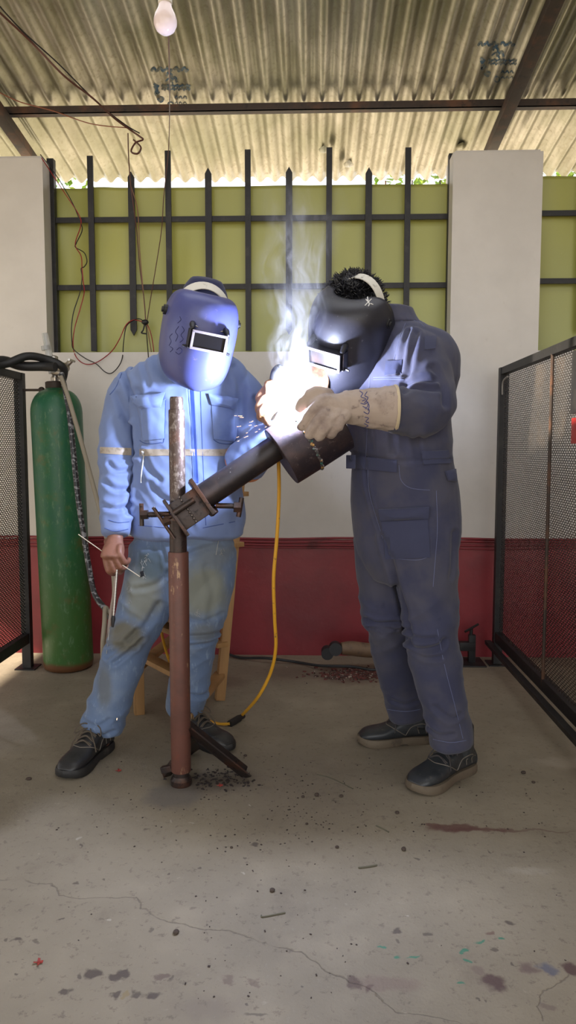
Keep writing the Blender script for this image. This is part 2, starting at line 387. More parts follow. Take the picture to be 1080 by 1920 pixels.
# blue mill stamps on the underside of two sheets
MST = mat('stamp_ink', L(62, 100, 132), .6, layers=((40, .4, .6, L(130, 136, 132)),))
def stamp(cu, cv, sc, seed):
    rnd = random.Random(seed); bm = NB()
    def stroke(pl, w):
        pts = spline([V((a, b, 0)) for a, b in pl], 4); prev = None
        for i, q in enumerate(pts):
            t = (pts[min(i+1, len(pts)-1)]-pts[max(i-1, 0)]).normalized(); n = V((-t.y, t.x, 0))*w
            row = []
            for s in (-1, 1):
                u, v = cu+(q.x+n.x*s)*sc, cv+(q.y+n.y*s)*sc
                Y = 3.6
                for _ in range(12):
                    p = P(u, v, Y); Y += (roofz(p.x, p.y)-p.z)*1.6
                p = P(u, v, Y); row.append(bm.verts.new((p.x, p.y, roofz(p.x, p.y)-.0018)))
            if prev: bm.faces.new((prev[0], prev[1], row[1], row[0]))
            prev = row
    # arched heading, emblem, two lines of small script and a ring, all blurred blue ink
    for x0 in (-34, -22, -8, 8, 22): stroke([(x0, -30+abs(x0)*.1), (x0+5, -34), (x0+9, -27), (x0+13, -31)], 2.2)
    stroke([(-6, -18), (-3, -24), (4, -20), (2, -8), (10, -16), (14, -6)], 2.4); stroke([(-8, -8), (0, -14), (6, -4)], 1.6)
    for yy, w in ((2, 1.5), (8, 1.2)):
        for x0 in range(-14, 34, 9): stroke([(x0, yy), (x0+2, yy-4), (x0+5, yy+1), (x0+7, yy-3)], w)
    stroke([(-28, 0), (-24, 8), (-26, 16), (-20, 10)], 3.2); stroke([(-30, -4), (-20, 2)], 2.4); stroke([(-22, 24), (-16, 30), (-12, 24), (-18, 22)], 2.4)
    ring = [(5*math.cos(t)+2, 5*math.sin(t)+36) for t in np.linspace(0, 6.3, 10)]; stroke(ring, 1.2)
    for x0 in range(10, 34, 8): stroke([(x0, 24), (x0+3, 20), (x0+6, 25)], 1.2); stroke([(x0, 34), (x0+3, 31), (x0+6, 35)], 1.0)
    o = obj('stamp', bm, MST, roof)
    return o
stamp(318, 160, 1.0, 1); stamp(930, 112, 1.0, 2)
# dents with raised lips where fixings went through the sheet near the eave
MRU = mat('dark_primer_steel', L(60, 50, 44), .6, .3, layers=((8, .45, .7, L(96, 66, 48)), (30, .55, .75, L(40, 36, 34))), bump=(40, .2, .003))
bm = NB(); za = lambda y: ZR-SL*(y-4.0)-.0185
abox(bm, -4.4, 4.4, 3.78, 3.784, za(3.8)-.036, za(3.8)); abox(bm, -4.4, 4.4, 3.78, 3.82, za(3.8)-.036, za(3.8)-.032)
tag(obj('roof_purlin', bm, MRU), kind='structure')
bm = NB(); abox(bm, -4.4, 4.4, 2.35, 2.39, za(2.37)-.04, za(2.37)); tag(obj('roof_purlin', bm, MRU), kind='structure')
bm = NB(); abox(bm, -4.4, 4.4, .95, .99, za(.97)-.04, za(.97)); tag(obj('roof_purlin', bm, MRU), kind='structure')
for X in (P(934, 262, 3.95).x, P(33, 262, 3.95).x, 3.55, -4.05):
    bm = NB(); A = V((X, 4.2, za(4.2)-.062)); B = V((X, -2.5, za(-2.5)-.062)); bar(bm, A, B, .055, .05, V((0, 0, 1)), .003)
    tag(obj('roof_rafter', bm, MRU), kind='structure')
# roof cover over the far wall top outside, so the overhang stays open: sheet lips
bm = NB()
for u, v in ((608, 268), (655, 296), (868, 262)):
    Y = 4.0
    for _ in range(14):
        p = P(u, v, Y); Y += (roofz(p.x, p.y)-p.z)*1.6
    p = P(u, v, Y); prev = None
    for i in range(7):
        t = i/6; w = .03*math.sin(PI*min(1, t*.9+.1)); row = [bm.verts.new((p.x+w*math.cos(a), p.y+.10*(1-t)+.01*math.sin(a), roofz(p.x, p.y)-.012-.035*t*math.sin(a))) for a in np.linspace(0, PI, 9)]
        if prev:
            for a in range(8): bm.faces.new((prev[a], prev[a+1], row[a+1], row[a]))
        prev = row
obj('torn_sheet_lip', bm, MR, roof, ang=80)
# ---------------------------------------------------------------- window bays : green sheets and iron grilles
MG = N('green_polymer_sheet')
_c = MG.mix(MG.step(MG.noise(1.2, 3), .35, .7), L(166, 166, 88), L(154, 156, 82)); _c = MG.mix(MG.math('MULTIPLY', MG.step(MG.noise(50, 4, .7), .66, .75), .3), _c, L(190, 190, 130)); MG.col(_c); MG.rough(.32)
MG.b.inputs['Subsurface Weight'].default_value = 0
MG = MG.m
MB = mat('black_iron', L(36, 35, 36), .5, .35, layers=((14, .5, .7, L(52, 50, 48)), (60, .6, .75, L(24, 24, 26))), bump=(60, .3, .002))
def sheet(name, x0, x1, z1):
    bm = NB(); nx = int((x1-x0)/.02); nz = 50; prev = None
    for j in range(nz+1):
        z = ZW-.02+(z1-ZW+.02)*j/nz; row = []
        for i in range(nx+1):
            x = x0+(x1-x0)*i/nx
            q = np.array([[x, 0, z]])
            w = 1.0 if x < -.55 else .35
            y = YG+.05+w*.016*float(vn(q, (3.5, 1, 3.0))[0])+w*.012*float(vn(q, (8, 1, 2.), 4.)[0])
            row.append(bm.verts.new((x, y, z)))
        if prev:
            for i in range(nx): bm.faces.new((prev[i], prev[i+1], row[i+1], row[i]))
        prev = row
    o = obj(name, bm, MG, ang=60); o.modifiers.new('t', 'SOLIDIFY').thickness = .002; return o
xw0, xw1 = P(82, 400, YW).x, P(848, 400, YW).x
ZS = P(540, 348, YG+.05).z
e1 = sheet('green_sheet', xw0-.03, xw1+.03, ZS); tag(e1, 'large yellow-green sheet closing the barred bay between the two white pillars', 'panel')
xr0 = P(1016, 400, YW).x
e2 = sheet('green_sheet', xr0-.03, 3.15, ZS+.03); tag(e2, 'yellow-green sheet in the bay at the right picture edge, beyond the white pillar', 'panel')
def zgy(v): return P(540, v, YG).z
def vbar(bm, u, v0, v1, w=.030, spear0=False, spear1=False, d=.012):
    z1 = zgy(v0); z0 = zgy(v1); x = P(u, 400, YG).x; h = w/2
    prof = []
    zt = z1-.03 if spear0 else z1; zb = z0+.03 if spear1 else z0
    out = [(x-h, zb), (x+h, zb), (x+h, zt)] + ([(x, z1)] if spear0 else []) + [(x-h, zt)]
    if spear1: out = [(x-h, zb), (x, z0), (x+h, zb)] + out[2:]
    f = [bm.verts.new((a, YG-.006, b)) for a, b in out]; g = [bm.verts.new((a, YG-.006+d, b)) for a, b in out]
    bm.faces.new(f); bm.faces.new(g[::-1])
    for i in range(len(f)): j = (i+1) % len(f); bm.faces.new((f[i], g[i], g[j], f[j]))
gr = empty('window_grille', (0, YG, ZW), 'black iron grille with tall bars between the two white pillars', 'window grille')
for u, v0, v1, s0, s1 in ((171, 288, 657, 0, 0), (247, 318, 628, 1, 1), (316, 280, 657, 0, 0), (391, 313, 628, 1, 1), (465, 280, 657, 0, 0), (542, 313, 628, 1, 1), (617, 278, 657, 0, 0), (691, 316, 628, 1, 1), (764, 280, 657, 0, 0)):
    bm = NB(); vbar(bm, u, v0, v1, .030 if not s0 else .034, s0, s1); obj('bar', bm, MB, gr, smooth=False)
for v, dy in ((410, .0), (538, .0)):
    bm = NB(); a = P(96, 400, YG).x; b = P(845, 400, YG).x; z = zgy(v-2); abox(bm, a, b, YG+.004, YG+.014, z-.014, z+.014, .001); obj('rail', bm, MB, gr, smooth=False)
bm = NB()
for u, w in ((97, .036), (845, .03)):
    x = P(u, 400, YG).x; abox(bm, x-w/2, x+w/2, YG-.008, YG+.03, ZW, zgy(292), .002)
abox(bm, xw0, xw1, YG-.008, YG+.03, ZW-.001, ZW+.008); obj('frame', bm, MB, gr, smooth=False)
gr2 = empty('window_grille', (2.2, YG, ZW), 'black iron grille at the right picture edge, beyond the white pillar', 'window grille')
for i in range(8):
    u = 1095+76*i; bm = NB(); s = i % 2; vbar(bm, u, 280 if s else 316, 657 if s else 628, .030, not s, not s); obj('bar', bm, MB, gr2, smooth=False)
for v in (404, 530):
    bm = NB(); z = zgy(v); abox(bm, xr0, 3.1, YG+.004, YG+.014, z-.014, z+.014, .001); obj('rail', bm, MB, gr2, smooth=False)
bm = NB(); abox(bm, xr0, 3.1, YG-.008, YG+.03, ZW, ZW+.008); abox(bm, xr0, xr0+.014, YG-.008, YG+.03, ZW, ZW+.15); obj('frame', bm, MB, gr2, smooth=False)
# leaves seen in the gap under the eave
def shrub(cx, cz, Y, rx, rz, n, label, seed, m):
    rnd = random.Random(seed); e = empty('shrub', (cx, Y, -.16), label, 'shrub', None)
    bm = NB()
    for i in range(n):
        a = rnd.uniform(0, 2*PI); r = rnd.random()**.5; c = V((cx+rx*r*math.cos(a), Y+rnd.uniform(-.3, .3), cz+rz*r*math.sin(a)))
        d = V((rnd.uniform(-1, 1), rnd.uniform(-1, .2), rnd.uniform(-1, .6))).normalized(); s, t, d = frame_of(d); l = rnd.uniform(.05, .1); w = l*.3
        vs = [bm.verts.new(c+q) for q in (d*-l*.5, s*w+t*.004, d*l*.5, s*-w+t*.004)]; bm.faces.new(vs)
    obj('leaves', bm, m, e, smooth=False)
    bm = NB()
    for i in range(4): tube(bm, [V((cx+rnd.uniform(-.05, .05), Y, -.16)), V((cx+rnd.uniform(-.2, .2), Y, 1)), V((cx+rx*rnd.uniform(-.8, .8), Y, cz))], [.025, .018, .006], 6, 4)
    obj('stem', bm, MRU, e)
ML = mat('leaf_green', L(110, 150, 50), .5, layers=((5, .4, .65, L(160, 180, 60)), (9, .5, .7, L(50, 90, 30))))
p = P(800, 338, 6.0); shrub(p.x, p.z, 6, .42, .28, 520, 'green leafy shrub glimpsed under the eave left of the white middle pillar', 1, ML)
p = P(1070, 330, 6.0); shrub(p.x, p.z, 6, .5, .3, 600, 'green leafy shrub glimpsed under the eave right of the white middle pillar', 2, ML)
p = P(120, 352, 6.0); shrub(p.x, p.z-.12, 6, .3, .22, 300, 'small green shrub glimpsed under the eave beside the left white pillar', 3, ML)
# ---------------------------------------------------------------- mesh cages
def perf(name, o, ud, W, H, parent, m, pu=.026, pv=.0092):
    nu = int(W/pu); nv = int(H/pv); base = [(0, 2/3), (.5, 1/3), (.5, -1/3), (0, -2/3), (-.5, -1/3), (-.5, 1/3)]
    I, J = np.meshgrid(np.arange(nu), np.arange(nv)); I = I.ravel(); J = J.ravel()
    cu = (I+.5+.5*(J % 2))*pu; cv = (J+.5)*pv
    vs = []
    for k, sc in ((0, 1.0), (1, .70)):
        for (a, b) in base: vs.append((np.clip(cu+a*pu*sc, 0, W), cv+b*pv*(sc if k == 0 else .66)))
    U = np.stack([x[0] for x in vs], 1); Vv = np.stack([x[1] for x in vs], 1)
    pts = np.array(o)+U.reshape(-1, 1)*np.array(ud)+Vv.reshape(-1, 1)*np.array((0, 0, 1.))
    n = len(I); b0 = (np.arange(n)*12)[:, None]; faces = []
    q = np.array([[k, (k+1) % 6, 6+(k+1) % 6, 6+k] for k in range(6)])
    faces = (b0[:, :, None]+q[None]).reshape(-1, 4)
    me = bpy.data.meshes.new(name); me.from_pydata(pts.tolist(), [], faces.tolist()); me.update()
    ob = link_mesh(name, me, m, parent, smooth=False); return ob
MM = mat('mesh_sheet_metal', L(58, 54, 50), .5, .5, layers=((6, .45, .7, L(84, 72, 60)),))
def cage(x, y0, y1, z0, z1, ztop_slope, label, sgn, leg=True):
    e = empty('mesh_partition', (x, y1, 0), label, 'partition')
    perf('mesh_panel', (x, y0+.02, z0+.02), (0, 1, 0), y1-y0-.04, z1-z0-.04, e, MM)
    bm = NB(); t = .018
    abox(bm, x-t, x+t, y0, y1, z1-.035, z1, .002); abox(bm, x-t, x+t, y0, y1, z0-.02, z0+.03, .002)
    abox(bm, x-t, x+t, y0, y0+.035, z0, z1, .002); obj('frame', bm, MB, e, smooth=False)
    for yy in (y1-.035, y0):
        bm = NB(); abox(bm, x-.022, x+.022, yy, yy+.04, 0, z1, .002); abox(bm, x-.05, x+.05, yy-.03, yy+.07, 0, .006); obj('post', bm, MB, e, smooth=False)
    for i in range(1, 3):
        yy = y1-(y1-y0)*i/3
        bm = NB(); tube(bm, [V((x-sgn*.012, yy, z0)), V((x-sgn*.012, yy, z1-.03))], .007, 8); obj('stiffener', bm, MRU, e)
    return e
pr = PZ(930, 1243); XR = pr.x; YR = pr.y
cr_ = cage(XR, YR-2.4, YR, .14, P(937, 690, YR).z, 0, 'tall black framed mesh partition on the right side, beside the man in the dark coverall', 1)
bm = NB(); bar(bm, V((XR-.05, YR-.02, .115)), V((XR-.05, YR-2.4, .115)), .03, .02); obj('bottom_rail', bm, MB, cr_, smooth=False)
pl_ = PZ(55, 1250); XLc = pl_.x; YLc = pl_.y
cl_ = cage(XLc, YLc-1.5, YLc, .15, P(30, 700, YLc).z, 0, 'black framed mesh partition at the left edge, beside the green gas cylinder', -1)
bm = NB(); a = V((XLc+.02, YLc-.02, P(40, 732, YLc).z)); tube(bm, [a, a+V((.09, .0, 0))], .006, 8); ball(bm, a+V((.09, 0, 0)), .016, 10); obj('bolt', bm, MRU, cl_)
bm = NB(); p = V((XR-.022, YR-.9, 0)); q = PXX(1076, 808, XR-.02)
abox(bm, XR-.03, XR-.02, q.y-.1, q.y, q.z-.045, q.z+.045, .002); lab = obj('red_tag', bm, mat('red_plastic', L(190, 44, 38), .5), cr_)
bm = NB(); abox(bm, XR-.032, XR-.018, q.y-.1, q.y+.01, q.z+.06, q.z+.28, .003); obj('latch_box', bm, MB, cr_)
bm = NB(); pts = [PXX(a, b, XR-.02) for a, b in ((952, 706), (943, 716), (942, 740))]; tube(bm, pts, .004, 8, 5); obj('wire_tie', bm, mat('grey_plastic_tie', L(150, 145, 138), .6), cr_)
# second frame standing behind the right partition
x2 = XR+.42
e = empty('steel_frame_table', (x2, YR-.2, 0), 'grey steel frame with a mesh side, seen through the right mesh partition', 'frame')
zt = P(985, 893, 3.3).z+.06
MGY = mat('grey_worn_steel', L(92, 84, 76), .6, .3, layers=((10, .5, .7, L(120, 84, 66)),))
for (xa, ya) in ((x2, YR-.25), (x2+.7, YR-.25), (x2, YR-1.2), (x2+.7, YR-1.2)):
    bm = NB(); abox(bm, xa-.02, xa+.02, ya-.02, ya+.02, 0, zt); obj('leg', bm, MGY, e, smooth=False)
bm = NB(); abox(bm, x2-.02, x2+.72, YR-.27, YR-.23, zt-.04, zt); abox(bm, x2-.02, x2+.72, YR-1.22, YR-1.18, zt-.04, zt); abox(bm, x2-.02, x2+.02, YR-1.2, YR-.25, zt-.04, zt); abox(bm, x2+.68, x2+.72, YR-1.2, YR-.25, zt-.04, zt)
obj('top_frame', bm, MGY, e, smooth=False)
bm = NB(); abox(bm, x2-.02, x2+.02, YR-1.2, YR-.25, .2, .24); obj('stretcher', bm, MGY, e, smooth=False)
# ---------------------------------------------------------------- gas cylinder
MGr = N('green_cylinder_paint'); x, y, z = MGr.sep()
n1 = MGr.noise(9, 6, .65); n2 = MGr.noise(60, 5, .7, stretch=(1, 1, .35)); _c = MGr.mix(MGr.step(n1, .4, .7), L(34, 94, 66), L(42, 102, 58))
_c = MGr.mix(MGr.step(z, .75, .25), _c, L(58, 98, 46)); _c = MGr.mix(MGr.math('MULTIPLY', MGr.step(n2, .54, .68), .6), _c, L(104, 134, 100))
_c = MGr.mix(MGr.math('MULTIPLY', MGr.step(n1, .55, .68), .6), _c, L(92, 90, 48)); _c = MGr.mix(MGr.step(MGr.math('ADD', z, MGr.math('MULTIPLY', n1, .04)), .075, .05), _c, L(96, 62, 36))
MGr.col(_c); MGr.rough(.42); MGr.bump(MGr.noise(30, 5, .6), .1, .004); MGr = MGr.m
MCh = mat('worn_brass_chrome', L(170, 165, 158), .28, .9, layers=((20, .5, .7, L(120, 104, 80)),))
MRb = mat('black_rubber', L(26, 26, 28), .55, bump=(60, .3, .003))
cb = PZ(128, 1242); cb.y = 3.62; cb = V((P(129, 1240, 3.62).x, 3.62, 0))
ct = P(104, 730, 3.60); ax = (ct-cb).normalized(); Hc = (P(104, 716, 3.6).z)
cy = empty('gas_cylinder', cb, 'tall scuffed green gas cylinder standing against the wall on the left', 'gas cylinder')
R_ = .122
bm = NB(); Hs = Hc-.02
prof = [(R_-.02, 0), (R_-.004, .01), (R_, .03), (R_, Hs-.13)]+[(R_*math.cos(t)**.8*.8+.2*R_, Hs-.13+.115*math.sin(t)) for t in np.linspace(.2, 1.35, 7)]+[(.036, Hs-.002), (.034, Hs)]
lathe(bm, cb, ax, prof, 40); obj('body', bm, MGr, cy, ang=50)
top = cb+ax*Hs
bm = NB(); lathe(bm, top-ax*.012, ax, [(.045, 0), (.047, .006), (.047, .03), (.04, .034)], 24); obj('neck_ring', bm, MRU, cy)
bm = NB(); lathe(bm, top+ax*.02, ax, [(.018, 0), (.02, .02), (.014, .03), (.016, .08), (.02, .085), (.02, .12), (.012, .125)], 16)
tube(bm, [top+ax*.07+V((-.01, 0, 0)), top+ax*.07+V((.06, -.02, -.01))], .016, 12); ball(bm, top+ax*.085+V((.05, -.02, 0)), (.032, .03, .026))
tube(bm, [top+ax*.08+V((.05, -.02, .0)), top+ax*.12+V((.09, -.02, 0))], .012, 10); tube(bm, [top+ax*.09+V((.09, -.055, .03)), top+ax*.1+V((.092, .02, .02))], .006, 8)
tube(bm, [top+ax*.05+V((.045, -.02, 0)), top+ax*(-.01)+V((.055, -.03, 0))], .013, 10); obj('valve', bm, MCh, cy)
bm = NB(); tube(bm, [top+ax*.06+V((-.005, -.01, 0)), top+ax*.25+V((-.035, -.01, 0))], [.02, .014], 14); tube(bm, [top+ax*.17+V((-.03, -.012, 0)), top+ax*.19+V((-.032, -.012, 0))], .023, 14)
kg = N('clear_flow_tube'); kg.col(L(216, 216, 212)); kg.rough(.1); kg.b.inputs['Transmission Weight'].default_value = .6; obj('flow_tube', bm, kg.m, cy)
# hoses
def cable(name, pts, r, m, label, cat='cable', group=None, sub=8, seg=10):
    bm = NB(); tube(bm, [p if isinstance(p, V) else P(*p) for p in pts], r, seg, sub); o = obj(name, bm, m, ang=60, origin=(pts[0] if isinstance(pts[0], V) else P(*pts[0])))
    tag(o, label, cat, group); return o
cable('rubber_hose', [(-60, 668, 3.2), (0, 684, 3.35), (50, 668, 3.42), (88, 674, 3.48), (112, 684, 3.5), (120, 695, 3.52), (117, 712, 3.53)], .019, MRb, 'upper thick black hose bending over the top of the green cylinder', 'hose')
cable('rubber_hose', [(-60, 690, 3.2), (0, 676, 3.36), (40, 686, 3.44), (80, 687, 3.47), (104, 688, 3.46)], .022, MRb, 'lower thick black hose from the left edge ending at the cylinder valve', 'hose')
k = N('spiral_guard'); k.col(k.mix(k.step(k.noise(45, 2, .5, stretch=(1, 1, 1.6)), .52, .6), L(40, 40, 44), L(140, 140, 144))); k.rough(.35); MSp = k.m
cable('welding_hose', [(115, 700, 3.5), (128, 760, 3.46), (136, 830, 3.44), (146, 930, 3.42), (158, 1010, 3.40), (168, 1070, 3.38), (178, 1115, 3.34), (198, 1143, 3.28), (206, 1158, 3.26)], .0135, MSp, 'speckled dark hose hanging down the side of the green cylinder', 'hose')
MCr = mat('cream_hose', L(150, 140, 122), .5)
cable('gas_hose', [(114, 706, 3.48), (128, 745, 3.44), (150, 820, 3.4), (172, 900, 3.36), (192, 975, 3.3), (206, 1040, 3.2), (214, 1090, 3.1), (213, 1130, 3.06), (206, 1150, 3.05), (198, 1140, 3.05), (196, 1170, 3.0), (193, 1210, 2.98), (196, 1260, 3.02), (215, 1300, 3.1)], .010, MCr, 'cream hose slanting from the cylinder valve behind the man in light blue', 'hose')
cable('gas_hose', [(218, 1066, 3.0), (216, 1100, 3.0), (208, 1150, 3.02), (203, 1190, 3.0), (200, 1240, 3.05), (215, 1300, 3.12)], .008, mat('pale_hose', L(172, 156, 146), .45), 'short pale hose loop beside the knee of the man in light blue', 'hose')
# ================================================================ welding stand
MRst = N('rusty_red_steel'); x, y, z = MRst.sep()
n1 = MRst.noise(10, 6, .65); n2 = MRst.noise(38, 5, .7, stretch=(1, 1, .5))
_c = MRst.mix(MRst.step(n1, .4, .7), L(104, 66, 56), L(88, 58, 50)); _c = MRst.mix(MRst.step(MRst.noise(18, 5, .7, stretch=(1, 1, .4)), .59, .66), _c, L(168, 136, 104)); _c = MRst.mix(MRst.math('MULTIPLY', MRst.step(n2, .55, .7), .5), _c, L(120, 66, 52))
MRst.col(_c); MRst.metal(.15); MRst.rough(.5); MRst.bump(n2, .2, .003); MRst = MRst.m
MSt = mat('rough_dark_steel', L(64, 56, 54), .42, .65, layers=((12, .45, .7, L(92, 64, 52)), (70, .55, .7, L(36, 32, 32))), bump=(70, .35, .003))
MWt = N('wrench_scarred_steel'); n1 = MWt.noise(90, 4, .7, stretch=(1, 1, .5)); n2 = MWt.noise(14, 5, .6)
_c = MWt.mix(MWt.step(n1, .5, .64), L(88, 74, 68), L(140, 130, 124)); _c = MWt.mix(MWt.math('MULTIPLY', MWt.step(n2, .5, .75), .6), _c, L(110, 74, 58))
MWt.col(_c); MWt.metal(.55); MWt.rough(.42); MWt.bump(n1, .5, .003); MWt = MWt.m
MBk = mat('blackened_pipe', L(50, 46, 48), .42, .55, layers=((9, .45, .7, L(72, 60, 58)), (60, .68, .74, L(110, 106, 106))), bump=(50, .2, .003))
MSc = N('heat_scaled_pipe'); n1 = MSc.noise(16, 6, .7); _c = MSc.mix(MSc.step(n1, .4, .7), L(52, 44, 50), L(74, 58, 58)); _c = MSc.mix(MSc.math('MULTIPLY', MSc.step(MSc.noise(55, 6, .8), .58, .66), .6), _c, L(110, 96, 96)); MSc.col(_c); MSc.metal(.5); MSc.rough(.48); MSc.bump(n1, .3, .004); MSc = MSc.m
bp = PZ(340, 1470); YP = bp.y
st = empty('welding_stand', bp, 'rusty pipe welding stand with a clamp, standing in front of the man in light blue', 'welding stand')
def zp(v): return P(340, v, YP).z
def pz(v): q = P(340, v, YP); return V((bp.x, YP, q.z))
up = V((0, 0, 1))
bm = NB(); lathe(bm, pz(1445), up, [(.0315, 0), (.0325, .003), (.0325, zp(1034)-zp(1445)-.003), (.031, zp(1034)-zp(1445)), (.025, zp(1034)-zp(1445)-.001)], 32); obj('lower_tube', bm, MRst, st)
bm = NB(); lathe(bm, V((bp.x, YP, .0)), up, [(.026, 0), (.026, .06)], 28); obj('foot_tube', bm, MSt, st)
bm = NB(); lathe(bm, V((bp.x, YP, 0)), up, [(.034, 0), (.035, .004), (.035, .018), (.03, .024), (.027, .03)], 28); obj('base_ring', bm, MSt, st)
h1 = zp(768)-zp(1034)
bm = NB(); lathe(bm, pz(1034), up, [(.0255, -.02), (.0255, h1-.004), (.0245, h1), (.021, h1+.001), (.021, zp(748)-zp(1034)), (.019, zp(744)-zp(1034))], 32); obj('upper_tube', bm, MWt, st)
bm = NB(); lathe(bm, pz(1034), up, [(.0275, 0), (.0275, .10)], 28); obj('sleeve', bm, MSt, st)
# angle iron feet
def angle(a, b, w=.045, ref=None):
    bm = NB(); s, t, d = frame_of(b-a, ref); l = (b-a).length; c = (a+b)/2
    box(bm, c+s*w*.35+t*0, (s*.7+t*.5).normalized()*w*.5, (t*.7-s*.5).normalized()*.0025, d*(l/2)); box(bm, c-s*w*.35, (s*.7-t*.5).normalized()*w*.5, (t*.7+s*.5).normalized()*.0025, d*(l/2)); return bm
tp = V((bp.x, YP, zp(1365)))
for q, a_ in ((PZ(462, 1456), V((bp.x+.02, YP+.01, zp(1366)))), (V((bp.x-.015, YP+.24, 0)), V((bp.x-.005, YP+.03, .15)))):
    obj('leg', angle(a_, q+V((0, 0, .006)), .05), MSt, st, smooth=False)
bm = NB(); q = PZ(312, 1458); bar(bm, V((bp.x-.02, YP+.0, .075)), q+V((.0, 0, .012)), .03, .02); bar(bm, V((bp.x-.03, YP, .055)), V((bp.x-.065, YP+.005, .045)), .022, .02); obj('leg', bm, MSt, st, smooth=False)
# inclined clamp body, its axis along the held pipe
A0 = P(330, 972, 2.24); A1 = P(512, 848, 2.32); ad = (A1-A0).normalized()
s_, t_, _ = frame_of(ad, V((0, -1, 0)))            # s_ in the picture plane across, t_ towards the viewer
def on(u, v, Y=2.27): return P(u, v, Y)
c0 = on(337, 968, 2.28); c1 = on(377, 928, 2.29)
bm = NB(); box(bm, on(356, 955, 2.285), ad*.052, s_*.047, t_*.045, .004)
obj('clamp_block', bm, MSt, st)
bm = NB(); box(bm, on(330, 972, 2.27), ad*.005, s_*.066, t_*.058, .002); obj('clamp_plate', bm, MSt, st)
bm = NB(); box(bm, on(378, 933, 2.28), ad*.006, s_*.064, t_*.06, .002); obj('clamp_plate', bm, MSt, st)
bm = NB(); tube(bm, [on(326, 962, 2.215), on(364, 937, 2.225)], .0095, 14); obj('clamp_rod', bm, MSt, st)
bm = NB()
for k in range(-4, 5): ball(bm, on(352, 955, 2.235)+s_*.011*k+ad*.0*k, (.004, .004, .005), 8)
obj('weld_bead', bm, mat('weld_bead_steel', L(120, 112, 108), .35, .8), st)
def tscrew(a, b, hu, hv, r, nm='clamp_screw', thread=True):
    bm = NB(); tube(bm, [a, b], r, 14)
    if thread:
        n = 14
        for i in range(n): q = a+(b-a)*((i+.5)/n); d = (b-a).normalized()*.0012; tube(bm, [q-d, q+d], r*1.22, 12)
    o = obj(nm, bm, MSt, st)
    bm = NB(); tube(bm, [hu, hv], r*.95, 12); w = (b-a).normalized()
    tube(bm, [(hu+hv)/2-w*.002, (hu+hv)/2+w*.02], r*2.1, 6); obj('handle', bm, MSt, o); return o
tscrew(on(276, 965, 2.27), on(318, 964, 2.27), on(265, 944, 2.27), on(266, 986, 2.27), .0075)
tscrew(on(448, 949, 2.29), on(404, 948, 2.28), on(453, 933, 2.29), on(447, 969, 2.29), .0085, thread=False)
tscrew(on(305, 975, 2.24), on(322, 968, 2.25), on(287, 951, 2.235), on(327, 1010, 2.235), .006)
bm = NB(); tube(bm, [on(401, 952, 2.27), on(392, 960, 2.275)], .02, 6); obj('nut', bm, MSt, st)
bm = NB(); tube(bm, [on(402, 893, 2.30), on(402, 903, 2.3)], .008, 6); obj('nut', bm, MSt, st)
# held pipe and the drum welded on it
E0 = on(378, 934, 2.285); E1 = P(514, 842, 2.345); pd = (E1-E0).normalized()
pw = empty('welded_workpiece', E0, 'dark pipe with a short wide drum on its end, held slanting in the clamp', 'workpiece')
bm = NB(); lathe(bm, E0, pd, [(.036, 0), (.041, .001), (.041, (E1-E0).length+.02)], 36); obj('pipe', bm, MBk, pw)
D0 = P(527, 857, 2.345); dd = (P(622, 797, 2.375)-D0); dd = dd.normalized(); Ld = .212; Rd = .099
bm = NB(); lathe(bm, D0, dd, [(.09, .0005), (Rd-.002, 0), (Rd, .002), (Rd+.0008, Ld*.4), (Rd+.0015, Ld*.43), (Rd+.0008, Ld*.46), (Rd, Ld-.002), (Rd-.002, Ld), (Rd-.007, Ld), (Rd-.007, .004), (.04, .004)], 56)
drum = obj('drum', bm, MSc, pw)
bm = NB(); a_, b_, _ = frame_of(dd)
rs = random.Random(5)
for i in range(130):
    t = 2*PI*i/130; r = Rd+.001+rs.uniform(-.0005, .001); q = D0+dd*(Ld*.43+rs.uniform(-.002, .002))+a_*r*math.cos(t)+b_*r*math.sin(t); ball(bm, q, (rs.uniform(.004, .007), rs.uniform(.003, .005), rs.uniform(.004, .006)), 6)
obj('weld_seam', bm, mat('fresh_weld_seam', L(96, 92, 96), .35, .7, layers=((40, .5, .65, L(60, 130, 120)), (55, .55, .65, L(190, 150, 90)))), pw)  # teal and straw layers paint coloured glints onto the beads
# ================================================================ wooden chair
MWd = N('rough_pine'); n1 = MWd.noise(7, 6, .6, stretch=(1, 1, .12)); n2 = MWd.noise(30, 5, .7, stretch=(1, 1, .1))
_c = MWd.mix(MWd.step(n1, .35, .7), L(176, 136, 88), L(150, 110, 66)); _c = MWd.mix(MWd.math('MULTIPLY', MWd.step(n2, .5, .72), .5), _c, L(120, 88, 56)); MWd.col(_c); MWd.rough(.6); MWd.bump(n2, .2, .003); MWd = MWd.m
cL = PZ(261, 1338); cR = PZ(412, 1312); cF = cL+(PZ(352, 1392)-cL)*1.0; cB = cL+cR-cF
ch = empty('wooden_chair', (cL+cR)/2, 'rough pine chair standing behind the man in light blue', 'chair')
def leg(b, zt, w=.042, lean=V((0, 0, 0))):
    bm = NB(); bar(bm, b+V((0, 0, .0)), V((b.x, b.y, zt))+lean, w, w, V((.35, -1, 0)).normalized(), .003); obj('leg', bm, MWd, ch)
leg(cL, .44); leg(cF, .44); lean = P(450, 905, cR.y+.08)-V((cR.x, cR.y, .97)); lean.z = 0
leg(cR, .97, .04, lean); leg(cB, .97, .04, lean)
def rail(a, za, b, zb, h=.055, nm='rail', ext=.03):
    d = (b-a).normalized()*ext; bm = NB(); bar(bm, V((a.x, a.y, za))-d, V((b.x, b.y, zb))+d, h, .02, None, .002); obj(nm, bm, MWd, ch)
off = (cF-cR).normalized()*.0
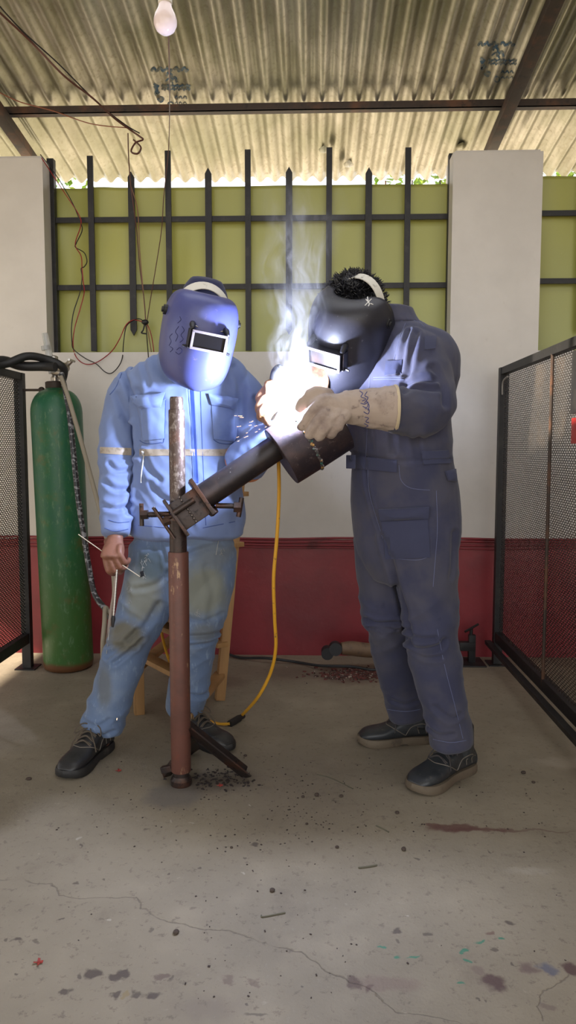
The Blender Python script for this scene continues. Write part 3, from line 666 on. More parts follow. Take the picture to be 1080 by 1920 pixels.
rail(cL, .255, cF, .245); rail(cR, .11, cF, .11, .05); rail(cB, .2, cL, .2, .05); rail(cB, .25, cR, .25); rail(cL, .41, cF, .41, .06); rail(cR, .41, cF, .41, .06); rail(cB, .41, cL, .41, .06)
bm = NB(); c = (cL+cR)/2; box(bm, V((c.x, c.y, .45)), (cF-cL)*.54, (cB-cL)*.54, V((0, 0, .011)), .003); obj('seat', bm, MWd, ch)
for zz in (.68, .9):
    l2 = lean*(zz/.97); rail(cB+l2, zz, cR+l2, zz, .07, 'back_slat')
# black bag lump on the seat
bm = NB(); c = P(314, 1140, 2.92); 
loft(bm, [(c+V((-.03, 0, .0)), V((0, .035, 0)), V((0, 0, .022))), (c+V((.05, 0, .01)), V((0, .05, 0)), V((0, 0, .028))), (c+V((.13, .02, 0)), V((0, .04, 0)), V((0, 0, .022)))], 14, 4)
for v_ in bm.verts: v_.co.z += .465-c.z+.016
o = obj('tool_pouch', bm, mat('black_canvas', L(30, 30, 34), .7), origin=c); tag(o, 'small black pouch lying on the seat of the pine chair', 'pouch')
# ================================================================ yellow cable, wires
MYe = mat('yellow_cable', L(218, 160, 44), .45, layers=((40, .62, .7, L(140, 104, 60)),))
yl = empty('welding_lead', PZ(443, 1352), 'yellow welding lead hanging from the arc and looping on the floor', 'cable')
bm = NB(); tube(bm, [P(*q) for q in ((512, 745, 2.43), (518, 790, 2.5), (522, 860, 2.55), (523, 930, 2.58), (519, 1010, 2.6), (513, 1085, 2.62), (515, 1160, 2.66), (517, 1215, 2.70), (507, 1262, 2.74), (483, 1308, 2.78))]+[PZ(452, 1343, .012)], .0065, 10, 8); obj('cable', bm, MYe, yl)
a = PZ(456, 1342, .014); b = PZ(431, 1357, .012)
bm = NB(); tube(bm, [a, a+(b-a)*.3, a+(b-a)*.32, b], [.011, .011, .014, .014], 12); obj('connector', bm, MRb, yl)
bm = NB(); tube(bm, [b, PZ(410, 1357, .007), PZ(385, 1348, .007), PZ(362, 1330, .012), P(335, 1285, 2.86), P(316, 1235, 2.86), P(304, 1190, 2.84), P(303, 1150, 2.84), P(312, 1132, 2.88)], .0055, 10, 8); obj('cable', bm, MYe, yl)
MBw = mat('brown_wire', L(84, 50, 40), .5); MRw = mat('red_wire', L(150, 40, 44), .45); MKw = mat('black_wire', L(30, 28, 28), .5)
G1 = 'loose wires on the window grille'; G2 = 'loose wires under the roof'
YW2 = YG-.03
def wire(pts, m, label, r=.0028, g=None, Y=YW2): cable('wire', [q if len(q) == 3 else (*q, Y) for q in pts], r, m, label, 'wire', g, 7, 6)
wire([(-30, -5, 3.0), (0, 24, 3.1), (60, 80, 3.25), (120, 142, 3.35), (175, 185, 3.5), (215, 222, 3.65), (248, 246, 3.73), (262, 256, 3.74), (268, 262, 3.74), (254, 268, 3.74), (246, 284, 3.74), (258, 288, 3.74), (264, 276, 3.74), (250, 262, 3.74)], MBw, 'thick brown wire running from the upper left corner to the purlin, knotted at its end', .0045, G2)
wire([(-20, -10, 3.05), (40, 56, 3.2), (110, 120, 3.35), (180, 190, 3.55), (232, 232, 3.7), (262, 250, 3.74)], MKw, 'thin dark wire running close beside the thick brown one to the purlin', .003, G2)
wire([(0, 174, 3.5), (40, 192, 3.58), (100, 208, 3.65), (170, 232, 3.72), (240, 240, 3.74)], mat('rust_wire', L(140, 84, 60), .5), 'faint rust coloured wire slack along the left of the purlin', .0025, G2)
wire([(240, 250, 3.75), (241, 290, 3.85), (245, 345, 3.94), (256, 430, 3.95), (262, 500, 3.95), (270, 560, 3.95), (273, 600, 3.95)], MBw, 'brown wire hanging down from the purlin knot beside the third grille bar', .0028, G2)
wire([(246, 350), (258, 395), (262, 470), (268, 540), (273, 595), (278, 625), (283, 655), (288, 690, 3.7)], mat('tan_wire', L(128, 92, 70), .5), 'tan wire hanging beside the third grille bar down behind the shoulder', .0026, G1)
wire([(316, 62, 2.1), (318, 150, 2.9), (318, 200, 3.5), (316, 280, 3.9), (307, 370, 3.95), (303, 430), (294, 490), (284, 550), (276, 600)], MBw, 'long thin wire dropping from behind the light bulb down the grille', .0022, G2)
wire([(76, 290, 3.82), (98, 318), (120, 352), (138, 385), (150, 415), (154, 432), (143, 456), (142, 464), (158, 474), (163, 490), (158, 500), (152, 504), (154, 520), (150, 548), (138, 585), (134, 615), (135, 640), (138, 655, 3.86), (160, 672, 3.85), (180, 682, 3.85), (198, 698, 3.85), (212, 698, 3.85), (228, 676, 3.85), (232, 640, 3.93), (237, 612, 3.93), (252, 600, 3.93), (262, 598, 3.93), (272, 604, 3.93)], MKw, 'black wire snaking down the left of the grille and looping under it', .0026, G1)
wire([(78, 296, 3.82), (104, 336), (124, 366), (149, 405), (151, 425), (141, 458), (152, 480), (154, 505), (156, 528), (158, 548), (150, 580), (140, 615), (137, 645), (142, 668, 3.85), (158, 682, 3.85), (180, 680, 3.85), (208, 660, 3.86), (224, 636, 3.93), (236, 610, 3.93), (250, 600, 3.93), (266, 603, 3.93)], MRw, 'red wire snaking down the left of the grille and looping under it', .0026, G1)
wire([(272, 602), (278, 612), (284, 630), (288, 655), (292, 690, 3.7)], MRw, 'short red wire going down behind the shoulder of the man in light blue', .0026, G1)
wire([(270, 600), (274, 614), (276, 640), (278, 665, 3.8), (280, 700, 3.7)], MKw, 'short black wire going down behind the shoulder of the man in light blue', .0026, G1)
bm = NB(); q = P(272, 604, YW2-.01); ball(bm, q, (.02, .015, .014), 10); tube(bm, [q, q+V((-.01, 0, -.04)), q+V((-.02, 0, -.055)), q+V((.005, 0, -.06))], .004, 8, 4)
tag(obj('wire_joint', bm, MRb, origin=q), 'black taped joint where the red and black wires meet on the grille', 'wire joint')
wire([(418, 1222, 3.84), (450, 1233, 3.78), (500, 1234, 3.72), (560, 1242, 3.7), (600, 1248, 3.6), (660, 1250, 3.55), (700, 1256, 3.5), (730, 1248, 3.55), (790, 1244, 3.6)], MRb, 'black cable lying on the floor along the foot of the red wall', .007)
# ================================================================ bulb
bc = P(310, 42, 2.1)
bl = empty('light_bulb', bc, 'unlit pinkish white light bulb hanging from the roof', 'light bulb')
bm = NB(); lathe(bm, bc-V((0, 0, .031)), up, [(.001, 0), (.013, .002), (.024, .01), (.031, .024), (.0315, .036), (.028, .05), (.02, .066), (.0165, .078)], 32); kk = N('frosted_glass_bulb'); kk.col(L(232, 214, 212)); kk.rough(.12); kk.b.inputs['Subsurface Weight'].default_value = .0; obj('glass', bm, kk.m, bl)
bm = NB(); lathe(bm, bc+V((0, 0, .046)), up, [(.0165, 0), (.019, .003), (.0195, .05), (.014, .06), (.006, .066)], 28); obj('lamp_holder', bm, mat('white_bakelite', L(206, 200, 188), .35), bl)
bm = NB(); zr = roofz(bc.x, 2.1)-.01; tube(bm, [bc+V((0, 0, .1)), V((bc.x, bc.y, zr))], .003, 8); obj('cord', bm, MBw, bl)
# ================================================================ things on the floor
# angle grinder by the wall
ga = PZ(625, 1240); ga.y = 3.62
gd = V((.99, .12, 0)).normalized(); g0 = P(640, 1216, 3.62); g0.z = max(g0.z, .055)
gt = empty('angle_grinder', (g0.x, g0.y, 0), 'dusty tan angle grinder with a black head lying against the red wall', 'angle grinder')
MTn = mat('dusty_tan_plastic', L(116, 92, 70), .6, layers=((20, .5, .7, L(86, 70, 58)),))
bm = NB(); tube(bm, [g0, g0+gd*.05, g0+gd*.12-V((0, 0, .01)), g0+gd*.24-V((0, 0, .018))], [.03, .036, .036, .033], 20, 4); obj('motor_housing', bm, MTn, gt)
bm = NB(); e_ = g0+gd*.24-V((0, 0, .018))
for i in range(5): tube(bm, [e_-gd*(.05-.01*i), e_-gd*(.045-.01*i)], .0345, 20)
obj('vent', bm, MRb, gt)
bm = NB(); h = g0-gd*.03; tube(bm, [h+V((0, -.035, .005)), h+V((0, .03, .0))], .032, 20); tube(bm, [h+V((-.04, -.03, -.02)), h+V((-.04, .03, -.02))], .030, 20); obj('gear_head', bm, MRb, gt)
# small iron stand near the right partition
vc = PZ(882, 1243); vs_ = empty('iron_screw_stand', vc, 'small black iron screw stand on the floor beside the right partition', 'screw stand')
bm = NB(); abox(bm, vc.x-.065, vc.x+.065, vc.y-.08, vc.y+.08, 0, .008, .002); obj('base_plate', bm, MB, vs_)
bm = NB(); zt = P(882, 1190, vc.y).z; abox(bm, vc.x-.012, vc.x+.022, vc.y-.015, vc.y+.015, .008, zt, .002); abox(bm, vc.x-.06, vc.x+.02, vc.y-.02, vc.y+.02, zt*.45, zt*.75, .003); obj('upright', bm, MB, vs_)
bm = NB(); tube(bm, [V((vc.x+.0, vc.y, zt)), V((vc.x+.0, vc.y, zt+.03))], .009, 10); tube(bm, [V((vc.x-.035, vc.y-.02, zt+.02)), V((vc.x+.04, vc.y+.02, zt+.05))], .006, 8); obj('screw_handle', bm, MB, vs_)
# debris
def chips(name, n, fu, m, label, size, seed, mats=None):
    rnd = random.Random(seed); bm = NB()
    for i in range(n):
        u, v = fu(rnd); p = PZ(u, v); s = rnd.uniform(*size); a = rnd.uniform(0, PI); d = V((math.cos(a), math.sin(a), rnd.uniform(-.2, .2))); e, f, g = frame_of(d)
        box(bm, p+V((0, 0, s*.35)), g*s, e*s*rnd.uniform(.4, .9), f*s*rnd.uniform(.15, .5))
    for v_ in bm.verts: v_.co.z = max(v_.co.z, .0004); v_.co += V((rnd.uniform(-1, 1), rnd.uniform(-1, 1), 0))*size[0]*.3
    return tag(obj(name, bm, m, smooth=False), label, 'debris', None, 'stuff')
MCp = N('chip_mix'); _v = MCp.noise(70, 2, .5); _c = MCp.mix(MCp.step(_v, .48, .52), L(104, 56, 50), L(60, 44, 40)); _c = MCp.mix(MCp.step(_v, .60, .62), _c, L(176, 156, 140)); MCp.col(_c); MCp.rough(.8); MCp = MCp.m
chips('swept_flakes', 420, lambda r: (r.gauss(662, 34), r.gauss(1266, 5.5)), MCp, 'heap of swept red and brown flakes on the floor near the wall', (.003, .011), 3)
chips('slag_crumbs', 170, lambda r: (r.gauss(405, 34), r.gauss(1462, 9)), mat('slag', L(46, 38, 36), .7), 'black slag crumbs scattered round the foot of the welding stand', (.0015, .005), 4)
chips('floor_grit', 420, lambda r: (r.uniform(30, 1060) if r.random() < .35 else r.gauss(540, 110), (1400+(r.random()**1.4)*480) if r.random() < .35 else r.gauss(1520, 45)), mat('grit', L(58, 46, 42), .8), 'fine dark grit scattered over the concrete floor', (.0008, .0027), 5)
MPb = mat('clod', L(70, 58, 50), .85, bump=(80, .5, .004)); MTw = mat('dry_twig', L(94, 90, 74), .8, bump=(60, .5, .003))
for i, (u, v, r, lb) in enumerate(((510, 1671, .007, 'nearest dark clod in the middle of the floor'), (757, 1594, .008, 'round dark clod a little right of the largest white twig'), (982, 1450, .008, 'dark clod near the right edge, behind the red-brown stain'), (1000, 1468, .006, 'small dark clod near the right edge, in front of its twin'), (745, 1525, .007, 'flat dark clod below the near boot of the man in the coverall'), (54, 1462, .008, 'dark crumb on the floor left of the scuffed boot'), (460, 1418, .006, 'dark crumb right of the steel foot of the stand'), (330, 1750, .007, 'dark crumb at the left centre of the near floor'), (434, 1590, .0045, 'tiny dark crumb left of the pitted floor mark'), (632, 1590, .006, 'dark crumb left of the short twig with two crumbs'), (575, 1546, .005, 'dark crumb below the long thin twig'), (568, 1495, .006, 'dark crumb at the left end of the row before the thin twig'), (594, 1492, .008, 'largest crumb in the row before the thin twig'), (640, 1494, .006, 'flat crumb at the right end of the row before the thin twig'))):
    q = PZ(u, v); bm = NB(); bmesh.ops.create_icosphere(bm, subdivisions=2, radius=r)
    for v_ in bm.verts: v_.co *= 1+.35*float(vn(np.array([v_.co[:]])*90, off=i*3)[0]); v_.co.z = v_.co.z*.6+r*.5
    for v_ in bm.verts: v_.co += V((q.x, q.y, 0))
    tag(obj('clod', bm, MPb, origin=(q.x, q.y, 0), ang=80), lb, 'clod', 'clods on the floor')
for pts, r, lb in ((((594, 1452), (615, 1457), (632, 1464), (662, 1479)), .003, 'long thin dry twig on the floor before the two boots'), (((705, 1548), (716, 1553), (729, 1560)), .004, 'short pale twig below the near boot of the man in the coverall'), (((672, 1627), (690, 1625), (707, 1622)), .005, 'thick pale twig lying level in the middle of the floor'), (((490, 1716), (492, 1719), (510, 1716), (535, 1711)), .004, 'twig with a hooked end, nearest the camera')):
    bm = NB(); tube(bm, [PZ(a, b, r*.5) for a, b in pts], r*.45, 7, 4); o = obj('twig', bm, MTw, origin=PZ(*pts[0])); tag(o, lb, 'twig', 'dry twigs on the floor')
MRc = mat('red_scrap', L(150, 52, 44), .7)
for u, v, lb in ((412, 1474, 'red paper scrap beside the steel foot of the stand'), (222, 1446, 'red scrap beside the scuffed boot'), (72, 1806, 'red scrap near the lower left corner of the floor')):
    q = PZ(u, v); bm = NB(); 
    for k in range(4): a = k*1.7; box(bm, q+V((.005*math.cos(a), .005*math.sin(a), .003)), V((.005*math.cos(a), .005*math.sin(a), .001)), V((-.0025*math.sin(a), .0025*math.cos(a), .001)), V((0, 0, .0008)))
    tag(obj('paper_scrap', bm, MRc, origin=q), lb, 'scrap', 'red scraps on the floor')
# ================================================================ people
def RG(u, v, Y, hw, dp, phi=0., tilt=0.):
    """torso ring: pixel centre, half width and depth in metres, facing turned phi degrees to the picture left"""
    a = math.radians(phi); s = V((math.cos(a), -math.sin(a), 0)); f = V((math.sin(a), math.cos(a), 0))
    return (P(u, v, Y), s*hw+V((0, 0, tilt)), f*dp)
def R3(c, hw, dp, phi):
    a = math.radians(phi); return (c, V((math.cos(a), -math.sin(a), 0))*hw, V((math.sin(a), math.cos(a), 0))*dp)
def LB(pts): return [(P(u, v, Y), r) for u, v, Y, r in pts]
def hand(bm, w, d, n, side, k=1.0, fr=.0085, curls=((20, 35, 25),)*4, spread=4, thumb=(35, 20, 10), tdir=None, fat=1.0):
    """w wrist, d direction of fingers, n back-of-hand normal, side +1/-1: thumb side along d x n"""
    d = d.normalized(); n = (n-d*n.dot(d)).normalized(); s = d.cross(n)*side
    limb(bm, [(w-d*.02*k, (.027*k*fat, .021*k*fat)), (w+d*.012*k, (.029*k*fat, .019*k*fat)), (w+d*.045*k, (.038*k*fat, .0175*k*fat)), (w+d*.08*k+n*.002*k, (.041*k*fat, .0145*k*fat))] if abs(frame_of(d)[0].dot(s)) > .7 else
         [(w-d*.02*k, (.021*k*fat, .027*k*fat)), (w+d*.012*k, (.019*k*fat, .029*k*fat)), (w+d*.045*k, (.0175*k*fat, .038*k*fat)), (w+d*.08*k+n*.002*k, (.0145*k*fat, .041*k*fat))], 3, 16, .7)
    for i, (o, L_) in enumerate(((.029, (.044, .026, .020)), (.010, (.049, .029, .021)), (-.010, (.045, .027, .020)), (-.028, (.035, .021, .018)))):
        p = w+d*(.078-.004*abs(i-1))*k+s*o*k; a = math.radians(spread*(1.5-i)); dr = (d*math.cos(a)+s*math.sin(a)).normalized(); nn = n.copy(); pts = [p-dr*.025*k, p]; rr = [fr*1.15*k, fr*1.12*k]; ang = 0
        for j in range(3):
            ang += math.radians(curls[i][j]); q = dr*math.cos(ang)-nn*math.sin(ang); p = p+q*L_[j]*k; pts.append(p); rr.append(fr*k*(1.02-.09*j))
        limb(bm, list(zip(pts, rr)), 3, 12, .9)
    tb = w+d*.022*k+s*.024*k-n*.004*k; td = (tdir or (d*.62+s*.7-n*.3)).normalized(); pts = [tb-td*.015*k, tb]; rr = [fr*1.35*k, fr*1.45*k]; a = 0
    for j, l in enumerate((.040, .030, .025)):
        a += math.radians(thumb[j]); q = (td*math.cos(a)+(d*.6-n*.8-s*.2).normalized()*math.sin(a)).normalized(); tb = tb+q*l*k; pts.append(tb); rr.append(fr*k*(1.3-.12*j))
    limb(bm, list(zip(pts, rr)), 3, 12, .9)
def head(bm, c, f, u):
    """head about 0.23 m high centred at c, facing f"""
    f = f.normalized(); s = f.cross(u).normalized(); u = s.cross(f).normalized()
    q = lambda x, y, z: c+s*x+f*y+u*z
    loft(bm, [(q(0, .055, -.112), s*.022, f*.018), (q(0, .035, -.095), s*.045, f*.050), (q(0, .012, -.06), s*.062, f*.078), (q(0, .0, -.01), s*.072, f*.092), (q(0, -.006, .04), s*.076, f*.098), (q(0, -.008, .085), s*.064, f*.082), (q(0, -.008, .112), s*.03, f*.04)], 24, 4, 2.1)
    limb(bm, [(q(0, .086, .018), .007), (q(0, .102, -.012), .011), (q(0, .107, -.028), .013)], 3, 10)           # nose
    limb(bm, [(q(-.022, .090, -.052), .006), (q(0, .097, -.052), .0075), (q(.022, .090, -.052), .006)], 3, 10)     # lips
    limb(bm, [(q(-.04, .082, .024), .008), (q(0, .09, .022), .007), (q(.04, .082, .024), .008)], 3, 10)            # brow
    for k in (-1, 1):
        ball(bm, q(k*.031, .080, .004), .0125, 12); loft(bm, [(q(k*.073, -.002, -.026), f*.010, s*.006), (q(k*.078, -.006, 0), f*.018, s*.007), (q(k*.076, -.010, .022), f*.014, s*.006)], 12, 3)
def skin_mat(name, a, b): return mat(name, a, .5, layers=((30, .45, .7, b),), bump=(160, .15, .002))
def cloth(name, base, layers=(), rough=.85, weave=900):
    k = N(name); c = base
    for ly in layers: c = k.mix(k.step(k.noise(ly[0], 5, .6, stretch=ly[4] if len(ly) > 4 else None), ly[1], ly[2]), c, ly[3])
    k.col(c); k.rough(rough); k.b.inputs['Sheen Weight'].default_value = .15; k.b.inputs['Specular IOR Level'].default_value = .2
    k.bump(k.noise(weave, 2, .5), .12, .0012); return k
# ---- welding helmet ----
def helmet(par, c, f, u, m, mframe, sc=1.0, hw=.118, box_at=-.03, zl=1.0, band=(0, -.03, .05, .095, .013)):
    f = f.normalized(); s = f.cross(u).normalized(); u = s.cross(f).normalized(); s = -s    # s towards picture right when facing the viewer
    q = lambda x, y, z: c+s*x*sc+f*y*sc+u*z*sc
    # z, half width, depth, half angle
    rows = [(.128, .050, .045, 80), (.127, .070, .073, 86), (.120, .087, .098, 90), (.104, .101, .119, 93), (.072, .112, .133, 96), (.025, .117, .140, 98), (-.03, .117, .141, 97), (-.08, .115, .139, 95), (-.12, .111, .134, 90), (-.155, .103, .127, 84), (-.182, .088, .119, 76), (-.200, .064, .112, 66), (-.209, .030, .107, 50)]
    bm = NB(); prev = None; n = 44
    zs = spline([V((r[0]*(zl if r[0] < 0 else 1), r[1], r[2])) for r in rows], 3); an = spline([V((r[3], 0, 0)) for r in rows], 3)
    for z_, a_ in zip(zs, an):
        row = []
        for i in range(n+1):
            t = math.radians(a_.x*(2*i/n-1)); x = z_.y*hw/.118*math.sin(t); y = z_.z*math.cos(t)
            x = math.copysign(abs(x)**.94*(hw**.06), x)
            if abs(t) > 1.35: y -= (abs(t)-1.35)*.10
            row.append(bm.verts.new(q(x, y, z_.x)))
        if prev:
            for i in range(n): bm.faces.new((prev[i], prev[i+1], row[i+1], row[i]))
        prev = row
    h = obj('welding_helmet', bm, m, par, ang=70)
    so_ = h.modifiers.new('t', 'SOLIDIFY'); so_.thickness = .004; so_.offset = 0
    # rolled edge bead
    # lens housing
    W, Hh, D = .057, .029, .046; yb = .122; zb = box_at
    tilt = .0
    bm = NB()
    def wall(x0, x1, y0, y1, z0, z1, bev=.002): box(bm, q((x0+x1)/2, (y0+y1)/2, (z0+z1)/2), s*((x1-x0)/2*sc), f*((y1-y0)/2*sc), u*((z1-z0)/2*sc), bev)
    wall(-W, W, yb, yb+D, zb+Hh-.007, zb+Hh); wall(-W, W, yb, yb+D, zb-Hh, zb-Hh+.007); wall(-W, -W+.007, yb, yb+D, zb-Hh, zb+Hh); wall(W-.007, W, yb, yb+D, zb-Hh, zb+Hh)
    hs = obj('lens_housing', bm, mframe, h, ang=30)
    bm = NB(); y0 = yb+D
    wall(-W-.001, W+.001, y0, y0+.003, zb+Hh-.007, zb+Hh+.001, .001); wall(-W-.001, W+.001, y0, y0+.003, zb-Hh-.001, zb-Hh+.007, .001); wall(-W-.001, -W+.007, y0, y0+.003, zb-Hh, zb+Hh, .001); wall(W-.007, W+.001, y0, y0+.003, zb-Hh, zb+Hh, .001)
    obj('lens_frame', bm, MLF, h, ang=30)
    bm = NB(); wall(-W+.008, W-.008, yb+D-.006, yb+D-.003, zb-Hh+.008, zb+Hh-.008, .0); obj('lens', bm, MLens, h, ang=30)
    for k in (-1, 1):
        bm = NB(); limb(bm, [(q(k*(W-.004), yb+.002, zb+Hh+.016), .009*sc), (q(k*(W-.002), yb+D*.35, zb+Hh+.013), .010*sc), (q(k*(W), yb+D*.75, zb+Hh+.004), .007*sc)], 4, 12)
        box(bm, q(k*(W+.004), yb+D*.45, zb), s*.003*sc, f*.014*sc, u*.030*sc, .002); tube(bm, [q(k*(W), yb+D*.5, zb-Hh*.8), q(k*(W+.02), yb+D*.5, zb-Hh*.8-.004)], .004, 8); obj('hinge', bm, mframe, h)
    bm = NB(); tube(bm, [q(x, yb+.012+.004*math.cos(x*40), zb+Hh+.014-.010*math.cos(x/W*PI/2)) for x in np.linspace(-W, W, 9)], .0022, 6); obj('spring_wire', bm, MCh, h)
    for k in (-1, 1):
        bm = NB(); tube(bm, [q(k*.112, -.012, .052), q(k*.128, -.012, .052)], .016, 18); tube(bm, [q(k*.128, -.012, .052), q(k*.134, -.012, .052)], .009, 14); obj('knob', bm, MRb, h)
    # ratchet headband
    bm = NB()
    def strap(pts, w, up_):
        prev = None
        for i, p in enumerate(pts):
            t = (pts[min(i+1, len(pts)-1)]-pts[max(i-1, 0)]).normalized(); b = up_(i); b = (b-t*b.dot(t)).normalized()*w; nn = t.cross(b).normalized()*.0015
            row = [bm.verts.new(p+b+nn), bm.verts.new(p-b+nn), bm.verts.new(p-b-nn), bm.verts.new(p+b-nn)]
            if prev:
                for j in range(4): bm.faces.new((prev[j], prev[(j+1) % 4], row[(j+1) % 4], row[j]))
            prev = row
    strap([q(.093*math.cos(t), .112*math.sin(t)-.004, .05) for t in np.linspace(0, 2*PI, 33)], .012*sc, lambda i: u)
    strap([q(.094*math.cos(t), band[0]+band[1]*math.sin(t), band[2]+band[3]*math.sin(t)) for t in np.linspace(0, PI, 25)], band[4]*sc, lambda i: f-u*(band[5] if len(band) > 5 else 0))
    obj('headband', bm, MHB, h)
    return h, q
MLF = mat('pale_lens_frame', L(128, 120, 124), .55); MHB = mat('white_headband', L(206, 202, 190), .5, layers=((40, .6, .7, L(150, 146, 134)),))
kk = N('dark_welding_glass'); kk.col(L(14, 14, 18)); kk.rough(.18); MLens = kk.m
def tube_obj(name, t, pls, m, par, r=.0015, off=.001, Y=2.5):
    bm = NB()
    for pl in pls: stitch(bm, t, pl, r, off, Y)
    if len(bm.verts) == 0: bm.free(); return None
    return obj(name, bm, m, par)
def shoe(par, heel, toe, m_up, m_sole, m_lace, Ls=.285, wd=1.0, w=.05, hgt=.098, name='boot', shaft=.035, sr=1.0):
    d = toe-heel; d.z = 0; d.normalize(); s = d.cross(V((0, 0, 1))); o = V((heel.x, heel.y, 0)); z = V((0, 0, 1))
    def q(x, y, h): return o+d*x*Ls+s*y*wd+z*h
    # outline widths
    prof = [(.0, .030), (.04, .034), (.15, .037), (.35, .036), (.5, .040), (.68, .050), (.82, .050), (.92, .040), (.985, .020)]
    bm = NB(); seg = 12
    up_h = [(.01, .075, .036), (.06, .100, .036), (.16, .112, .038), (.30, .115, .038), (.42, .098, .040), (.54, .078, .043), (.68, .062, .048), (.80, .057, .047), (.90, .050, .040), (.96, .038, .028)]
    R = []
    for x, h, ww in up_h: R.append((q(x, 0, .022+(h-.022)/2*1.0), s*ww*wd, z*((h-.016)/2)))
    R = [(c+z*0, a, b) for c, a, b in R]
    loft(bm, R, 24, 4, 2.6, .6)
    limb(bm, [(q(.17, 0, .07), (.038*sr, .046*sr)), (q(.17, 0, .10), (.038*sr, .046*sr)), (q(.165, 0, .110+shaft), (.036*sr, .043*sr))], 3, 20, .2)
    me = remesh(bm, .0035, 4)
    up_ = link_mesh('boot' if name == 'boot' else name, me, m_up, par)
    co, no = get(me); t = bvh_of(me) if False else None
    # sole
    bm = NB(); out = []
    pr = spline([V((x, w_*1.12, 0)) for x, w_ in prof], 4)
    side = [(p.x, p.y) for p in pr]; lp = [(x, y) for x, y in side]+[(1.012, 0)]+[(x, -y) for x, y in side[::-1]]+[(-.012, 0)]
    lay = []
    for hh, gsc, in ((0, .95), (.006, 1.0), (.022, 1.0), (.030, .95)):
        lay.append([bm.verts.new(q(.5+(x-.5)*(1 if gsc == 1 else .985), y*gsc, hh+(.006 if (.36 < x < .50 and hh < .004) else 0)+(.010*max(0, (x-.8)/.2)**2 if hh < .02 else .004*max(0, (x-.8)/.2)**2))) for x, y in lp])
    k_ = len(lp)
    for a_, b_ in zip(lay[:-1], lay[1:]):
        for i in range(k_): bm.faces.new((a_[i], a_[(i+1) % k_], b_[(i+1) % k_], b_[i]))
    bm.faces.new(lay[0][::-1]); bm.faces.new(lay[-1]); OFF[up_.name] = OFF[par.name]
    so_ = obj('sole', bm, m_sole, up_)
    # laces: crossed strands over the instep with a loose bow
    bm = NB(); rnd = random.Random(int(heel.x*1000)); trow = [.36, .42, .48, .54]; hz = {.36: .104, .42: .1, .48: .09, .54: .08}
    for i, x in enumerate(trow):
        h0 = hz[x]
        tube(bm, [q(x, -.030, h0-.006), q(x+.01, 0, h0+.008), q(x+.02, .030, h0-.006)], .0030, 6, 4); tube(bm, [q(x+.02, -.030, h0-.009), q(x+.01, 0, h0+.009), q(x, .030, h0-.006)], .0030, 6, 4)
    b0 = q(.38, 0, .118)
    for sg in (-1, 1):
        tube(bm, [b0, b0+s*.02*sg+z*.012, b0+s*.045*sg+z*.002+d*.01, b0+s*.05*sg-z*.02+d*.02, b0+s*.02*sg-z*.004], .0023, 6, 5)
        tube(bm, [b0, b0+s*.02*sg-z*.006+d*.03, b0+s*.042*sg-z*.04+d*.045, b0+s*.05*sg-z*.065+d*.05], .0023, 6, 5)
    obj('laces', bm, m_lace, up_)
    # pale seam piping along the vamp and heel quarter
    tt = bvh_of(me)
    bm = NB()
    inv = OFF[par.name]
    def seam(pl, r=.0016):
        pts = []
        for x, y, h in spline([V(p) for p in pl], 6):
            c = q(x, 0, .05)-inv; tgt = q(x, y, h)-inv; dd_ = (c-tgt).normalized(); hh, nn, _, _ = tt.ray_cast(tgt-dd_*.08, dd_)
            if hh: pts.append(hh+nn.normalized()*(.0005 if nn.dot(dd_) < 0 else -.0005)+inv)
        if len(pts) > 2: tube(bm, pts, r, 6)
    for sg in (-1, 1):
        seam([(.62, 0, .12), (.60, sg*.03, .08), (.50, sg*.05, .06), (.40, sg*.05, .035)]); seam([(.40, sg*.05, .035), (.33, sg*.05, .075), (.2, sg*.05, .085), (.06, sg*.05, .07)])
        seam([(.25, sg*.06, .08), (.22, sg*.06, .04)]); seam([(.15, sg*.06, .08), (.12, sg*.06, .04)])
    if len(bm.verts): obj('piping', bm, MPip, up_)
    else: bm.free()
    return up_
MPip = mat('grey_piping', L(112, 104, 94), .5)

# ================================================================ man in the light blue jacket
base = (PZ(165, 1440)+PZ(370, 1400))/2; base.z = 0
A = empty('person', base, 'person in light blue jacket, ripped jeans and blue welding helmet, behind the pipe stand', 'person')
MSkin = skin_mat('brown_skin', L(132, 90, 72), L(112, 72, 56))
hc = P(378, 617, 2.50); hf = V((.30, -1, -.34)); hu = V((.12, 0, 1))
# hidden but complete body, one surface from crown to ankles with both hands
Ra = LB([(240, 722, 2.68, .052), (222, 800, 2.69, .044), (217, 868, 2.70, .038), (218, 940, 2.64, .036), (217, 1003, 2.585, .027)])
La = LB([(452, 722, 2.68, .052), (462, 790, 2.70, .043), (470, 838, 2.68, .038), (492, 822, 2.56, .034), (512, 806, 2.47, .027)])
legR = LB([(292, 1030, 2.71, .085), (283, 1110, 2.68, .075), (250, 1200, 2.62, .055), (222, 1270, 2.60, .05), (193, 1370, 2.585, .033), (190, 1405, 2.585, .028)])
legL = LB([(392, 1030, 2.73, .085), (385, 1110, 2.72, .075), (368, 1200, 2.69, .055), (358, 1270, 2.71, .048), (346, 1335, 2.75, .033), (348, 1368, 2.745, .028)])
bm = NB(); head(bm, hc, hf, hu)
limb(bm, [(P(372, 640, 2.53), .055), (P(362, 672, 2.60), .058), (P(352, 700, 2.66), .07)], 4, 18)
loft(bm, [RG(343, 1050, 2.73, .14, .10), RG(345, 1000, 2.73, .165, .11), RG(350, 920, 2.73, .15, .10), RG(350, 850, 2.72, .145, .10), RG(350, 770, 2.70, .165, .11), RG(350, 715, 2.67, .175, .095), RG(356, 680, 2.64, .10, .07)], 24, 4, 2.2)
for q_ in (Ra, La, legR, legL): limb(bm, q_, 4, 16)
wr = P(216, 1008, 2.58)
